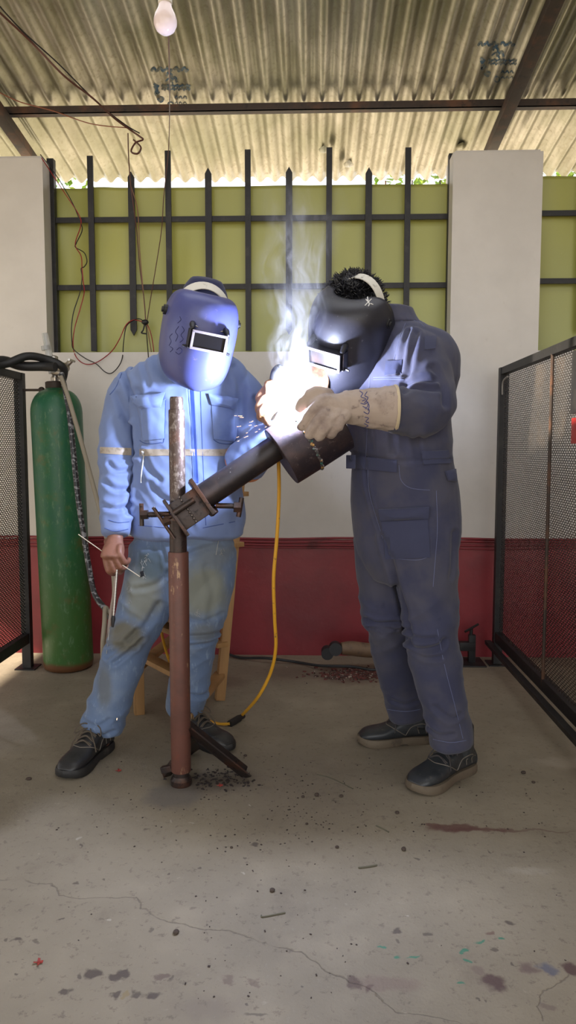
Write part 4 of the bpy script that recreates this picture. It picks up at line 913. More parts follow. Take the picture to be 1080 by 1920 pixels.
hand(bm, wr, (P(208, 1062, 2.50)-P(216, 1008, 2.58)), V((-.30, -.95, .1)), 1, 1.02, .0100, ((38, 52, 35), (48, 58, 38), (52, 60, 40), (55, 60, 40)), 3, (25, 25, 20), tdir=V((.55, -.35, -.9)))
wl = P(515, 804, 2.46)
hand(bm, wl, (P(548, 792, 2.42)-P(515, 804, 2.46)), V((0, .9, .5)), 1, .95, .0085, ((15, 25, 20),)*4)
me = remesh(bm, .0034, 3); body = link_mesh('body', me, MSkin, A)
# jeans
bm = NB()
loft(bm, [RG(343, 1100, 2.71, .125, .10), RG(345, 1060, 2.72, .175, .118), RG(346, 1000, 2.73, .182, .125), RG(348, 960, 2.74, .175, .12)], 28, 4, 2.3)
limb(bm, LB([(297, 1030, 2.71, .105), (290, 1080, 2.70, .108), (270, 1140, 2.665, .094), (246, 1200, 2.63, .082), (229, 1250, 2.61, .078), (208, 1310, 2.595, .072), (191, 1362, 2.58, .072)]), 5, 26, .35)
limb(bm, LB([(392, 1030, 2.74, .102), (387, 1080, 2.73, .104), (375, 1140, 2.71, .094), (366, 1190, 2.69, .086), (359, 1250, 2.70, .078), (352, 1300, 2.72, .072), (344, 1333, 2.73, .068)]), 5, 26, .35)
me = remesh(bm, .0055, 5)
co, no = get(me); d = np.zeros(len(co)); zk = co[:, 2]
q1 = rot(co, 'Y', 30); q2 = rot(co, 'Y', -30)
knee = np.exp(-((zk-.47)/.12)**2); ank = np.exp(-((zk-.14)/.09)**2); hip = np.exp(-((zk-.80)/.10)**2)
d += (.25+knee+1.2*ank)*.0045*ridged(q1, (5, 5, 22)) + (.3+knee+ank)*.004*ridged(q2, (6, 6, 26), 5) + hip*.004*ridged(q2, (5, 5, 30), 9) + .003*vn(co, (14, 14, 8))
for pl, w, dp in (([(262, 1175), (240, 1200), (212, 1222)], .010, .010), ([(272, 1190), (250, 1212), (226, 1232)], .008, .008), ([(300, 1130), (280, 1165), (250, 1190)], .012, .008), ([(205, 1205), (232, 1200), (262, 1206)], .007, .007),
                  ([(340, 1190), (370, 1186), (410, 1188)], .009, .011), ([(345, 1205), (380, 1202), (405, 1200)], .007, .006), ([(325, 1050), (360, 1035), (440, 1010)], .012, .007), ([(320, 1068), (300, 1090), (262, 1098)], .010, .006),
                  ([(166, 1350), (195, 1358), (222, 1352)], .008, .008), ([(172, 1335), (200, 1340), (218, 1330)], .007, .006), ([(360, 1300), (380, 1305), (392, 1296)], .008, .007), ([(350, 1150), (385, 1160), (412, 1150)], .008, .005), ([(300, 1010), (310, 1040), (318, 1080)], .008, .006), ([(390, 1060), (400, 1110), (396, 1160)], .014, .005)):
    crease(co, no, d, pl, 2.62 if pl[0][0] < 320 else 2.66, w, dp)
co += no*d[:, None]; put(me, co)
k = cloth('worn_denim', L(100, 118, 148), ((3.5, .46, .66, L(122, 136, 156)), (60, .55, .7, L(124, 142, 168), (1, 1, .35))))
x, y, z = k.sep(); nb = k.noise(6, 5, .65)
c_ = k.b.inputs['Base Color'].links[0].from_socket
def dirt(u, v, Y, ru, rv, f, colr):
    global c_
    p = P(u, v, Y)-base; sx = FL/Y/ru; sz = FL/Y/rv
    dx_ = k.math('MULTIPLY', k.math('SUBTRACT', x, p.x), sx); dz_ = k.math('MULTIPLY', k.math('SUBTRACT', z, p.z), sz)
    r_ = k.math('SQRT', k.math('ADD', k.math('MULTIPLY', dx_, dx_), k.math('MULTIPLY', dz_, dz_))); r_ = k.math('ADD', r_, k.math('MULTIPLY_ADD', nb, 1.0, -.5))
    c_ = k.mix(k.math('MULTIPLY', k.step(r_, 1.15, .5), f), c_, colr)
dirt(268, 1110, 2.6, 44, 62, .85, L(122, 122, 106)); dirt(242, 1190, 2.6, 40, 34, .85, L(104, 98, 76)); dirt(205, 1275, 2.6, 20, 50, .6, L(98, 96, 86)); dirt(385, 1105, 2.66, 46, 60, .85, L(132, 134, 120)); dirt(384, 1180, 2.66, 28, 22, .6, L(110, 110, 100)); dirt(282, 1060, 2.6, 34, 36, .85, L(72, 84, 88)); dirt(400, 1040, 2.66, 36, 26, .5, L(112, 116, 116))
k.col(c_); MJn = k.m
jeans = link_mesh('jeans', me, MJn, A); tj = bvh_of(me)
class TW:
    """ray target in world space for a mesh stored relative to its thing"""
    def __init__(s, me, off): s.t = bvh_of(me); s.o = off
    def ray_cast(s, o, d):
        h, n, i, ds = s.t.ray_cast(o-s.o, d); return (h+s.o if h is not None else None), n, i, ds
TJ = TW(me, base)
MWh = mat('frayed_thread', L(168, 168, 164), .9)
bm = NB(); rs = random.Random(2)
for (cu, cv, ru, rv, n_) in ((267, 1062, 4, 18, 16), (277, 1044, 3, 7, 6), (244, 1112, 2, 14, 5), (371, 1146, 4, 8, 8), (418, 1036, 3, 8, 5)):
    for i in range(n_):
        u0 = cu+rs.uniform(-ru, ru); v0 = cv+rs.uniform(-rv, rv); stitch(bm, TJ, [(u0, v0), (u0+rs.uniform(-3, 3), v0+rs.uniform(1, 5)), (u0+rs.uniform(-5, 5), v0+rs.uniform(2, 9))], .0005, .0008, 2.6, 3)
for pl in ([(222, 1100), (214, 1140), (206, 1180), (200, 1225)], [(410, 1010), (405, 1040)]): stitch(bm, TJ, pl, .0012, .001, 2.6)
obj('frayed_thread', bm, MWh, jeans)
bm = NB(); patch(bm, TJ, [(263, 1072), (269, 1070), (270, 1080), (264, 1082)], .001, .0008, 3, 3); obj('hole', bm, mat('dark_hole', L(20, 22, 28), .9), jeans)
# jacket
bm = NB(); JP = -4
loft(bm, [RG(350, 1000, 2.72, .205, .145), RG(351, 975, 2.72, .207, .15), RG(350, 920, 2.715, .198, .145), RG(349, 850, 2.70, .188, .135), RG(350, 790, 2.685, .192, .135), RG(352, 740, 2.665, .208, .13), RG(353, 712, 2.65, .208, .118), RG(356, 690, 2.635, .188, .105), RG(360, 673, 2.62, .150, .092), RG(364, 658, 2.60, .108, .08), RG(368, 646, 2.585, .078, .07)], 32, 5, 2.25, .15)
armR = LB([(262, 716, 2.665, .056), (240, 736, 2.67, .066), (224, 790, 2.685, .062), (219, 850, 2.69, .060), (218, 900, 2.665, .058), (218, 950, 2.63, .054), (216, 1000, 2.59, .050)])
limb(bm, armR, 5, 24, .3)
armL = LB([(438, 716, 2.665, .056), (458, 738, 2.67, .066), (470, 775, 2.69, .062), (472, 812, 2.69, .058), (478, 830, 2.64, .052), (492, 822, 2.58, .045)])
limb(bm, armL, 5, 24, .3)
me = remesh(bm, .0052, 5)
co, no = get(me); d = np.zeros(len(co)); X = co[:, 0]; Z = co[:, 2]
xa = P(250, 850, 2.68).x; sl = 1/(1+np.exp(-(xa-X)/.008)); zel = np.exp(-((Z-P(218, 870, 2.7).z)/.13)**2)
q1 = rot(co, 'Y', 38); q2 = rot(co, 'Y', -32)
d += sl*(.35+zel)*.0075*ridged(q1, (4, 4, 19))+sl*(.35+zel)*.005*ridged(q2, (5, 5, 24), 3)
d += (1-sl)*(.0050*ridged(q1, (14, 5, 4), 6)+.0042*ridged(q2, (13, 5, 4), 2)+.0018*ridged(q1, (34, 12, 12), 4)+.004*vn(co, (7, 7, 5)))
hemz = P(350, 996, 2.6).z; d += np.exp(-((Z-hemz-.05)/.05)**2)*.005*ridged(co, (24, 24, 4), 8)
for pl, w, dp in (([(228, 700), (250, 745), (258, 790), (254, 850)], .012, .014), ([(262, 735), (272, 780), (268, 830)], .014, .009), ([(216, 740), (232, 790), (240, 830)], .012, .008), ([(196, 905), (214, 918), (242, 920)], .009, .009), ([(194, 948), (220, 955), (246, 948)], .009, .008), ([(200, 870), (215, 885), (240, 880)], .008, .008), ([(266, 850), (280, 880), (300, 900)], .012, .009), ([(285, 905), (300, 930), (330, 945)], .012, .006),
                  ([(296, 665), (300, 690), (318, 712)], .012, .008), ([(270, 680), (278, 700), (284, 720)], .010, .006), ([(440, 690), (452, 730), (450, 790)], .014, .008), ([(476, 745), (484, 770), (480, 800)], .009, .006), ([(430, 880), (440, 920), (436, 980)], .014, .006), ([(360, 720), (364, 800), (368, 900)], .006, .003)):
    crease(co, no, d, pl, 2.58, w, dp)
# groove between sleeve and side of the jacket
crease(co, no, d, [(251, 800), (250, 850), (248, 900), (246, 960)], 2.64, .010, .016)
co += no*d[:, None]; put(me, co)
kj = cloth('light_blue_cotton', L(118, 136, 180), ((4, .45, .7, L(130, 148, 190)), (18, .62, .75, L(106, 124, 170))))
jacket = link_mesh('work_jacket', me, kj.m, A); TK = TW(me, base); MJ = kj.m
MRf = mat('dull_reflective_tape', L(168, 156, 140), .45, layers=((60, .5, .7, L(140, 128, 112)),))
def strip(name, quads, m, par, t, off=.0006, th=.0010, n=10, mm=3, Y=2.6, bulge=0.):
    bm = NB()
    for q_ in quads: patch(bm, t, q_, off, th, n, mm, Y, bulge)
    return obj(name, bm, m, par)
strip('reflective_strip', [[(188, 838), (246, 840), (246, 854), (188, 850)]], MRf, jacket, TK, n=14)
strip('reflective_strip', [[(262, 842), (326, 842), (326, 854), (262, 855)]], MRf, jacket, TK, n=14); strip('reflective_strip', [[(326, 842), (440, 842), (440, 855), (326, 854)]], MRf, jacket, TK, n=20)
strip('front_placket', [[(356, 722), (363, 722), (372, 905), (364, 905)]], mat('blue_zip_tape', L(58, 84, 160), .6), jacket, TK, n=3, mm=30)
MJp = cloth('light_blue_pocket', L(124, 145, 196), ((10, .5, .7, L(112, 134, 188)),)).m
for qd, fl in (([(262, 750), (310, 748), (308, 822), (270, 826)], [(244, 742), (310, 736), (303, 762), (266, 766)]), ([(396, 748), (440, 752), (438, 828), (400, 822)], [(390, 738), (442, 746), (436, 768), (396, 758)])):
    strip('chest_pocket', [qd], MJp, jacket, TK, .002, .003, 12, 14, bulge=.006); strip('pocket_flap', [fl], MJp, jacket, TK, .010, .004, 16, 8, bulge=.012)
tube_obj('stitching', TK, [[(262, 826), (275, 832), (300, 830), (308, 822), (311, 750)], [(400, 824), (412, 831), (432, 832), (439, 826)], [(352, 720), (358, 800), (362, 900), (366, 985)], [(376, 730), (378, 800), (382, 900), (386, 985)], [(196, 990), (215, 996), (240, 992)], [(228, 700), (218, 725), (206, 740)], [(204, 975), (222, 980), (242, 978)], [(260, 985), (320, 990)], [(380, 990), (440, 978)]], mat('blue_thread', L(70, 92, 150), .8), jacket, .0014, .0004)
bm = NB(); stitch(bm, TK, [(269, 845), (270, 852)], .005, .004); stitch(bm, TK, [(270, 852), (268, 870), (266, 905)], .0022, .004); obj('drawcord', bm, mat('white_cord', L(206, 206, 200), .6), jacket)
# collar
bm = NB(); loft(bm, [RG(364, 668, 2.60, .098, .082), RG(368, 655, 2.585, .088, .08), RG(371, 643, 2.575, .086, .08)], 28, 4, 2.1, .1)
me = remesh(bm, .005, 3); link_mesh('collar', me, MJ, jacket) ; OFF['collar'] = base; 
# blue gauntlet on the left hand, cuff lined in orange
MGl = cloth('blue_leather_gauntlet', L(122, 144, 196), ((14, .5, .7, L(108, 130, 184)),), .7, 300).m
g0 = P(460, 866, 2.60); g1 = P(488, 836, 2.52); g2 = P(512, 812, 2.46); gd_ = (g2-g0).normalized()
bm = NB(); limb(bm, [(g0, .076), ((g0+g1)/2, .070), (g1, .060), (g2, .048), (g2+gd_*.02, .042)], 4, 24, .1)
hand(bm, g2, P(552, 800, 2.45)-g2, V((.0, .75, .65)), 1, 1.1, .0115, ((22, 30, 20),)*4, 3, fat=1.1)
me = remesh(bm, .0045, 4); co, no = get(me); put(me, co+no*(.004*ridged(rot(co, 'Y', 40), (9, 9, 30))+.0025*vn(co, (30, 30, 30)))[:, None])
gl = link_mesh('gauntlet', me, MGl, A); OFF[gl.name] = base
bm = NB(); lathe(bm, g0-gd_*.004, -gd_, [(.075, -.004), (.077, .0), (.076, .006), (.070, .0065), (.066, .002), (.001, .0)], 32); obj('cuff_lining', bm, mat('orange_lining', L(206, 134, 92), .8), gl)
# helmet, cap
MHbl = mat('blue_helmet_shell', L(72, 78, 134), .38, layers=((5, .45, .7, L(82, 88, 144)), (50, .64, .72, L(104, 100, 140))), bump=(120, .06, .002))
MHk = mat('black_moulding', L(26, 26, 34), .45)
hA, qA = helmet(A, P(374, 625, 2.46), V((.36, -1, -.26)), V((.16, 0, 1)), MHbl, MHk, .985, .120, -.012, .84, (0, -.008, .05, .104, .015, 1.0))
bm = NB(); sA = hf.cross(hu).normalized(); uA = sA.cross(hf.normalized())
loft(bm, [(hc+uA*.035-hf.normalized()*.015, sA*.088, hf.normalized()*.105), (hc+uA*.085-hf.normalized()*.016, sA*.080, hf.normalized()*.098), (hc+uA*.122-hf.normalized()*.038, sA*.072, hf.normalized()*.076), (hc+uA*.152-hf.normalized()*.042, sA*.054, hf.normalized()*.050)], 28, 4, 2.0, .22)
ball(bm, hc+uA*.138-hf.normalized()*.032, .007, 10); obj('cap', bm, cloth('navy_cap', L(36, 40, 72)).m, A)
MInk = mat('faded_marker', L(34, 40, 92), .6)
bm = NB()
me_h = hA.data.copy(); TH = TW(me_h, base)
for pl in ([(330, 640), (334, 630), (330, 622), (336, 612)], [(338, 642), (344, 636), (340, 628), (346, 620), (342, 612)], [(332, 656), (338, 652), (342, 658), (336, 664), (330, 660)], [(318, 648), (322, 640), (319, 632), (324, 626)], [(320, 660), (325, 654), (320, 650)], [(334, 606), (340, 600), (338, 594)]): stitch(bm, TH, pl, .0011, .0022, 2.4)
obj('marker_scribble', bm, MInk, hA)
# boots
MBt = mat('scuffed_black_leather', L(40, 40, 42), .42, layers=((12, .5, .7, L(66, 64, 62)), (50, .6, .75, L(90, 88, 84))), bump=(90, .2, .002)); MSo = mat('black_rubber_sole', L(34, 33, 33), .6, layers=((20, .5, .7, L(60, 56, 52)),)); MLc = mat('grey_laces', L(86, 76, 64), .8)
shoe(A, P(200, 1395, 2.625)*1, PZ(134, 1452), MBt, MSo, MLc, .285)
h2 = V((P(335, 1380, 2.78).x, 2.76, 0)); shoe(A, h2, PZ(412, 1404), MBt, MSo, MLc, .285)
# ---- what he holds
MEl = mat('grey_flux_rod', L(196, 184, 160), .6)
bm = NB(); r0 = P(147, 1002, 2.56); r1 = P(212, 1048, 2.545); r2 = P(262, 1081, 2.50); tube(bm, [r0, r1, r2], .0016, 8); o = obj('filler_rod', bm, MEl, origin=r0); tag(o, 'thin pale filler rod held crosswise in the bare hand', 'rod')
bm = NB(); s0 = P(219, 1068, 2.53); s1 = P(211, 1176, 2.50)
hm = empty('chipping_hammer', s1, 'slim steel tool with a black tip hanging from the bare hand', 'tool')
bm = NB(); tube(bm, [s0, s0+(s1-s0)*.5, s0+(s1-s0)*.8], [.0035, .0035, .003], 8)
for i in range(16): q_ = s0+(s1-s0)*(i*.05); tube(bm, [q_, q_+(s1-s0)*.02], .0045, 8)
obj('spring_handle', bm, MCh, hm); bm = NB(); tube(bm, [s0+(s1-s0)*.8, s0+(s1-s0)*.86, s1], [.006, .008, .004], 8); obj('tip', bm, MB, hm)

# ================================================================ man in the dark coverall
base = (PZ(740, 1395)+PZ(830, 1470))/2; base.z = 0
hf1 = V((P(812, 1380, 2.72).x, 2.735, 0)); tf1 = V((P(670, 1380, 2.70).x, 2.69, 0)); anF = hf1+(tf1-hf1)*.17
hn = PZ(882, 1444)+V((-.004, .015, 0)); tn = PZ(782, 1484); anN = hn+(tn-hn).normalized()*.05; UZ = V((0, 0, 1))
B = empty('person', base, 'person in dark blue coverall, tan gauntlets and black welding helmet, leaning in to weld', 'person')
PB = 42
hcB = P(654, 600, 2.52); hfB = V((-.74, -1, -.80)); huB = V((.22, -.30, 1))
RaB = LB([(700, 655, 2.62, .05), (655, 690, 2.60, .044), (625, 705, 2.56, .04), (590, 712, 2.50, .034), (552, 722, 2.44, .027)])
LaB = LB([(790, 665, 2.42, .052), (806, 730, 2.38, .044), (800, 775, 2.34, .039), (730, 768, 2.30, .034), (662, 765, 2.28, .027)])
lgF = LB([(715, 1010, 2.56, .088), (728, 1110, 2.60, .075), (735, 1195, 2.63, .048), (755, 1270, 2.69, .044)])+[(anF+UZ*.15, .032), (anF+UZ*.07, .026)]
lgN = LB([(785, 1010, 2.44, .088), (800, 1100, 2.42, .075), (812, 1200, 2.40, .048), (826, 1290, 2.41, .044)])+[(anN+UZ*.15, .032), (anN+UZ*.07, .026)]
bm = NB(); head(bm, hcB, hfB, huB)
limb(bm, [(P(668, 618, 2.52), .056), (P(700, 630, 2.52), .06), (P(730, 655, 2.53), .07)], 4, 18)
loft(bm, [RG(758, 1040, 2.50, .14, .10, PB), RG(758, 990, 2.50, .165, .11, PB), RG(756, 910, 2.50, .15, .10, PB), RG(750, 830, 2.50, .15, .105, PB), RG(748, 750, 2.51, .165, .115, PB), RG(750, 680, 2.52, .17, .10, PB), RG(742, 640, 2.53, .10, .07, PB)], 24, 4, 2.2)
for q_ in (RaB, LaB, lgF, lgN): limb(bm, q_, 4, 16)
hand(bm, P(655, 765, 2.28), P(600, 770, 2.26)-P(655, 765, 2.28), V((.1, -.5, .9)), -1, .95, .0085)
hand(bm, P(548, 724, 2.43), P(516, 742, 2.40)-P(548, 724, 2.43), V((.3, -.6, .7)), -1, .9, .0085)
me = remesh(bm, .0036, 3); bodyB = link_mesh('body', me, skin_mat('brown_skin_dark', L(128, 84, 64), L(106, 68, 52)), B)
# coverall
bm = NB()
loft(bm, [RG(762, 1085, 2.50, .115, .10, PB), RG(760, 1040, 2.50, .175, .125, PB), RG(760, 980, 2.50, .190, .135, PB), RG(757, 920, 2.50, .188, .132, PB), RG(753, 868, 2.50, .176, .122, PB), RG(748, 820, 2.50, .178, .125, PB), RG(745, 770, 2.505, .190, .135, PB), RG(748, 710, 2.515, .205, .135, PB), RG(752, 665, 2.52, .198, .12, PB), RG(752, 632, 2.525, .155, .10, PB), RG(738, 608, 2.53, .09, .08, PB), RG(728, 590, 2.53, .075, .072, PB)], 32, 5, 2.2, .15)
limb(bm, LB([(768, 655, 2.46, .078), (788, 672, 2.41, .084), (802, 715, 2.38, .078), (806, 757, 2.34, .076), (785, 775, 2.30, .070), (750, 770, 2.28, .062), (722, 766, 2.275, .058)]), 5, 26, .3)
limb(bm, LB([(705, 655, 2.60, .068), (670, 684, 2.60, .064), (635, 700, 2.56, .056), (605, 703, 2.51, .052), (585, 708, 2.48, .05)]), 5, 22, .3)
limb(bm, LB([(722, 1010, 2.57, .110), (722, 1080, 2.59, .100), (727, 1150, 2.61, .088), (737, 1215, 2.63, .080), (753, 1280, 2.69, .074), (764, 1328, 2.72, .073), (766, 1341, 2.72, .073)]), 5, 26, .25)
limb(bm, LB([(788, 1000, 2.44, .112), (798, 1060, 2.43, .105), (803, 1120, 2.415, .096), (808, 1180, 2.40, .086), (816, 1235, 2.40, .080), (828, 1300, 2.40, .076), (841, 1360, 2.405, .072), (845, 1392, 2.405, .071)]), 5, 28, .25)
me = remesh(bm, .0052, 5)
co, no = get(me); d = np.zeros(len(co)); X = co[:, 0]; Z = co[:, 2]; Yc = co[:, 1]
q1 = rot(co, 'Y', 35); q2 = rot(co, 'Y', -35)
kn = np.exp(-((Z-.47)/.10)**2); el = np.exp(-(((X-P(800, 750, 2.35).x)/.12)**2+((Z-P(800, 750, 2.35).z)/.12)**2)); sh = np.exp(-(((X-P(785, 660, 2.4).x)/.13)**2+((Z-P(785, 670, 2.4).z)/.10)**2)); ank = np.exp(-((Z-.16)/.08)**2)
lg = 1/(1+np.exp((Z-.72)/.03)); d += (kn+.5*ank+.45*lg)*.006*ridged(q1, (5, 5, 20))+(kn+.3*lg)*.005*ridged(q2, (5, 5, 22), 4)+el*.007*ridged(q1, (12, 12, 14), 2)+sh*.005*ridged(q2, (18, 9, 8), 7)+.0035*vn(co, (9, 9, 5))+.0035*ridged(q1, (12, 5, 4), 3)+(1-lg)*.003*ridged(q2, (13, 6, 5), 8)
wz = P(755, 868, 2.4).z; d += np.exp(-((Z-wz-.06)/.05)**2)*.005*ridged(co, (22, 22, 5), 5)
for pl, w, dp, Y in (([(764, 1208), (790, 1222), (826, 1212), (832, 1202)], .010, .011, 2.31), ([(768, 1192), (790, 1200), (815, 1196)], .008, .007, 2.31), ([(775, 1228), (800, 1236), (826, 1234)], .008, .006, 2.31), ([(692, 1164), (710, 1168), (744, 1164)], .009, .013, 2.53), ([(694, 1180), (715, 1176), (742, 1178)], .007, .007, 2.53),
                     ([(722, 1010), (740, 1070), (760, 1150), (768, 1200)], .010, .012, 2.38), ([(690, 860), (692, 900), (704, 960), (720, 1010)], .005, .006, 2.36), ([(770, 620), (760, 655), (750, 700)], .007, .008, 2.36), ([(782, 625), (772, 665), (765, 705)], .009, .010, 2.34), ([(765, 720), (785, 712), (812, 716)], .010, .012, 2.29), ([(755, 740), (780, 728), (815, 735)], .009, .008, 2.28), ([(812, 690), (824, 720), (826, 760)], .010, .008, 2.29),
                     ([(700, 800), (702, 840)], .010, .006, 2.36), ([(740, 815), (742, 850)], .010, .006, 2.34), ([(780, 820), (786, 860)], .010, .006, 2.34), ([(668, 850), (730, 862), (845, 862)], .006, .004, 2.36), ([(850, 1000), (848, 1040), (844, 1080)], .01, .006, 2.36), ([(820, 1330), (845, 1350), (862, 1345)], .009, .006, 2.31), ([(800, 1370), (825, 1385), (850, 1380)], .008, .006, 2.31), ([(740, 1320), (760, 1326), (785, 1322)], .008, .005, 2.6)):
    crease(co, no, d, pl, Y, w, dp)
co += no*d[:, None]; put(me, co)
kb = cloth('dark_blue_twill', L(60, 62, 84), ((4, .45, .7, L(66, 68, 92)), (22, .6, .75, L(52, 55, 78))))
x, y, z = kb.sep(); zb_ = kb.step(z, .62, .25); cc = kb.b.inputs['Base Color'].links[0].from_socket
cc = kb.mix(kb.math('MULTIPLY', kb.step(kb.noise(5, 4, .6), .42, .62), .5), cc, L(86, 84, 92)); kb.col(cc)
MCv = kb.m
cov = link_mesh('coverall', me, MCv, B); TB = TW(me, base)
MCd = mat('twill_seam', L(100, 106, 138), .9); MCk = cloth('dark_blue_patch', L(63, 66, 90)).m
pk = strip('thigh_pocket', [[(716, 975), (802, 972), (806, 1045), (722, 1048)]], MCk, cov, TB, .002, .003, 12, 10, Y=2.36, bulge=.006)
strip('pocket_flap', [[(714, 954), (804, 950), (803, 972), (716, 976)]], MCk, cov, TB, .011, .004, 16, 8, Y=2.36, bulge=.010)
strip('waistband', [[(656, 856), (745, 862), (745, 886), (664, 878)]], MCk, cov, TB, .002, .003, 18, 5, Y=2.4, bulge=.002); strip('waist_tab', [[(792, 846), (838, 844), (842, 868), (794, 870)]], MCk, cov, TB, .004, .003, 10, 4, Y=2.4, bulge=.003)
strip('chest_pocket', [[(724, 678), (755, 674), (753, 700), (722, 704)]], MCk, cov, TB, .002, .002, 8, 6, Y=2.4, bulge=.003); strip('back_pocket_flap', [[(832, 884), (849, 880), (852, 904), (838, 902)]], MCk, cov, TB, .008, .004, 6, 5, Y=2.4, bulge=.006)
strip('sleeve_pocket', [[(795, 632), (818, 630), (816, 654), (796, 656)]], MCk, cov, TB, .001, .002, 6, 6, Y=2.4)
tube_obj('stitching', TB, [[(690, 872), (692, 920), (704, 965), (718, 1010)], [(694, 700), (690, 770), (686, 860)], [(748, 872), (752, 900), (770, 915), (806, 919)], [(700, 708), (730, 707), (758, 708)], [(700, 712), (730, 711), (758, 712)], [(776, 596), (790, 600), (800, 610)], [(772, 600), (785, 604), (796, 613)], [(735, 592), (752, 602), (762, 596)], [(820, 1180), (834, 1250), (852, 1320), (868, 1385)], [(726, 1330), (760, 1334), (788, 1330)], [(812, 1386), (845, 1392), (874, 1388)], [(818, 920), (820, 990), (816, 1050), (812, 1100)], [(732, 1046), (780, 1050), (804, 1044)], [(760, 606), (748, 640), (738, 680)]], MCd, cov, .0010, .0004, Y=2.4)
# collar standing behind the neck
bm = NB(); loft(bm, [RG(734, 610, 2.53, .105, .09, PB), RG(727, 596, 2.53, .098, .088, PB), RG(722, 580, 2.53, .094, .086, PB)], 28, 4, 2.1, .1)
me = remesh(bm, .005, 3); link_mesh('collar', me, MCv, cov)
bm = NB(); box(bm, P(658, 866, 2.42), V((.014, -.01, 0)), V((.002, .003, 0)), V((0, 0, .022)), .002); obj('belt_end', bm, MCk, cov)
# tan gauntlets
MTg = cloth('tan_leather', L(170, 154, 142), ((10, .48, .7, L(140, 124, 116)), (40, .6, .75, L(120, 106, 100))), .8, 250).m
g0 = P(738, 766, 2.275); g1 = P(700, 766, 2.27); g2 = P(664, 764, 2.265); g3 = P(646, 764, 2.26)
bm = NB(); limb(bm, [(g0, .070), (g1, .060), (g2, .050), (g3, .049)], 5, 28, .12)
# hand over the drum: palm, thumb reaching forward on top, four fingers folding down the front of the drum
def chain(pts, r): limb(bm, [(P(*p), q_) for p, q_ in zip(pts, r)], 4, 14, .9)
limb(bm, [(P(650, 764, 2.26), .046), (P(628, 762, 2.255), (.047, .036)), (P(606, 760, 2.25), (.045, .034)), (P(592, 764, 2.25), .032)], 4, 20, .8)
chain([(612, 742, 2.27), (596, 738, 2.265), (578, 745, 2.262), (566, 757, 2.262), (560, 764, 2.262)], (.024, .0225, .020, .018, .015))
chain([(612, 756, 2.235), (594, 764, 2.222), (578, 780, 2.222), (567, 800, 2.232)], (.020, .0185, .017, .0155))
chain([(620, 768, 2.222), (604, 782, 2.208), (590, 799, 2.208), (580, 815, 2.22)], (.020, .0185, .017, .0155))
chain([(632, 776, 2.218), (618, 791, 2.203), (606, 806, 2.203), (598, 819, 2.216)], (.020, .018, .0165, .015))
chain([(646, 778, 2.22), (636, 793, 2.205), (627, 804, 2.207), (619, 814, 2.22)], (.018, .0165, .015, .014))
me = remesh(bm, .0030, 2); co, no = get(me); X = co[:, 0]; wr_ = np.exp(-((X-P(655, 765, 2.26).x)/.05)**2)
put(me, co+no*(.0045*wr_*ridged(rot(co, 'Y', 15), (30, 9, 9))+.0022*ridged(co, (34, 34, 34))+.0015*vn(co, (60, 60, 60)))[:, None])
gt_ = link_mesh('gauntlet', me, MTg, B); TG = TW(me, base)
bm = NB(); gdd = (g0-g1).normalized(); lathe(bm, g0+gdd*.002, gdd, [(.0695, -.004), (.0725, .0), (.0715, .006), (.067, .006), (.066, -.002)], 36); obj('cuff_binding', bm, mat('cream_binding', L(196, 180, 150), .8), gt_)
MInk2 = mat('blue_marker', L(62, 66, 120), .7)
tube_obj('marker_writing', TG, [[(674, 733), (680, 738), (677, 744), (686, 748), (679, 752)], [(688, 735), (684, 742), (690, 746), (683, 756)], [(676, 756), (684, 758), (690, 754), (688, 764), (680, 762)], [(684, 766), (692, 768), (690, 776), (682, 772)], [(687, 752), (692, 760), (690, 770)], [(684, 782), (691, 784), (686, 790), (692, 792)], [(683, 794), (690, 798), (684, 802), (692, 804), (688, 808)]], MInk2, gt_, .0012, .0006, Y=2.2)
# rear gauntlet holding the electrode holder
g0 = P(597, 706, 2.47); g1 = P(572, 712, 2.44); g2 = P(548, 722, 2.42)
bm = NB(); limb(bm, [(g0, .060), (g1, .052), (g2, .042)], 4, 24, .12)
hand(bm, g2, P(512, 742, 2.38)-g2, V((.25, -.75, .6)), -1, 1.12, .0120, ((35, 45, 30), (40, 50, 35), (45, 50, 35), (50, 50, 35)), 3, fat=1.15)
me = remesh(bm, .0042, 4); co, no = get(me); put(me, co+no*(.003*ridged(co, (24, 24, 24)))[:, None])
link_mesh('gauntlet', me, mat('warm_tan_leather', L(150, 112, 84), .8, layers=((20, .5, .7, L(110, 80, 62)),), bump=(120, .3, .002)), B)
# electrode holder
eh = empty('electrode_holder', P(512, 745, 2.42), 'black electrode holder gripped in the rear glove beside the arc', 'electrode holder')
bm = NB(); limb(bm, [(P(512, 760, 2.43), .014), (P(514, 728, 2.40), .017), (P(518, 700, 2.37), .018), (P(524, 690, 2.36), .015)], 4, 16); obj('handle', bm, MRb, eh)
bm = NB(); limb(bm, [(P(520, 698, 2.365), .010), (P(530, 690, 2.355), .009)], 3, 10); obj('jaw', bm, MCh, eh)
bm = NB(); tube(bm, [P(528, 692, 2.35), P(545, 768, 2.335)], .0022, 8); obj('electrode', bm, MEl, eh)
# helmet
MHd = mat('black_helmet_shell', L(36, 36, 44), .42, layers=((6, .45, .7, L(44, 44, 54)), (70, .64, .72, L(84, 80, 86))), bump=(140, .1, .002))
hB, qB = helmet(B, P(657, 622, 2.47), V((-.74, -1, -.72)), V((.20, -.30, 1)), MHd, MHk, 1.04, .126, -.018, .92, (-.025, -.035, .04, .118, .017))
bm = NB(); THB = TW(hB.data.copy(), base)
for pl in ([(686, 563), (692, 570), (690, 575)], [(696, 562), (690, 568), (684, 574)], [(689, 558), (690, 566)], [(694, 570), (699, 572)]): stitch(bm, THB, pl, .0016, .0024, 2.4)
obj('white_mark', bm, mat('white_paint', L(226, 224, 220), .6), hB)
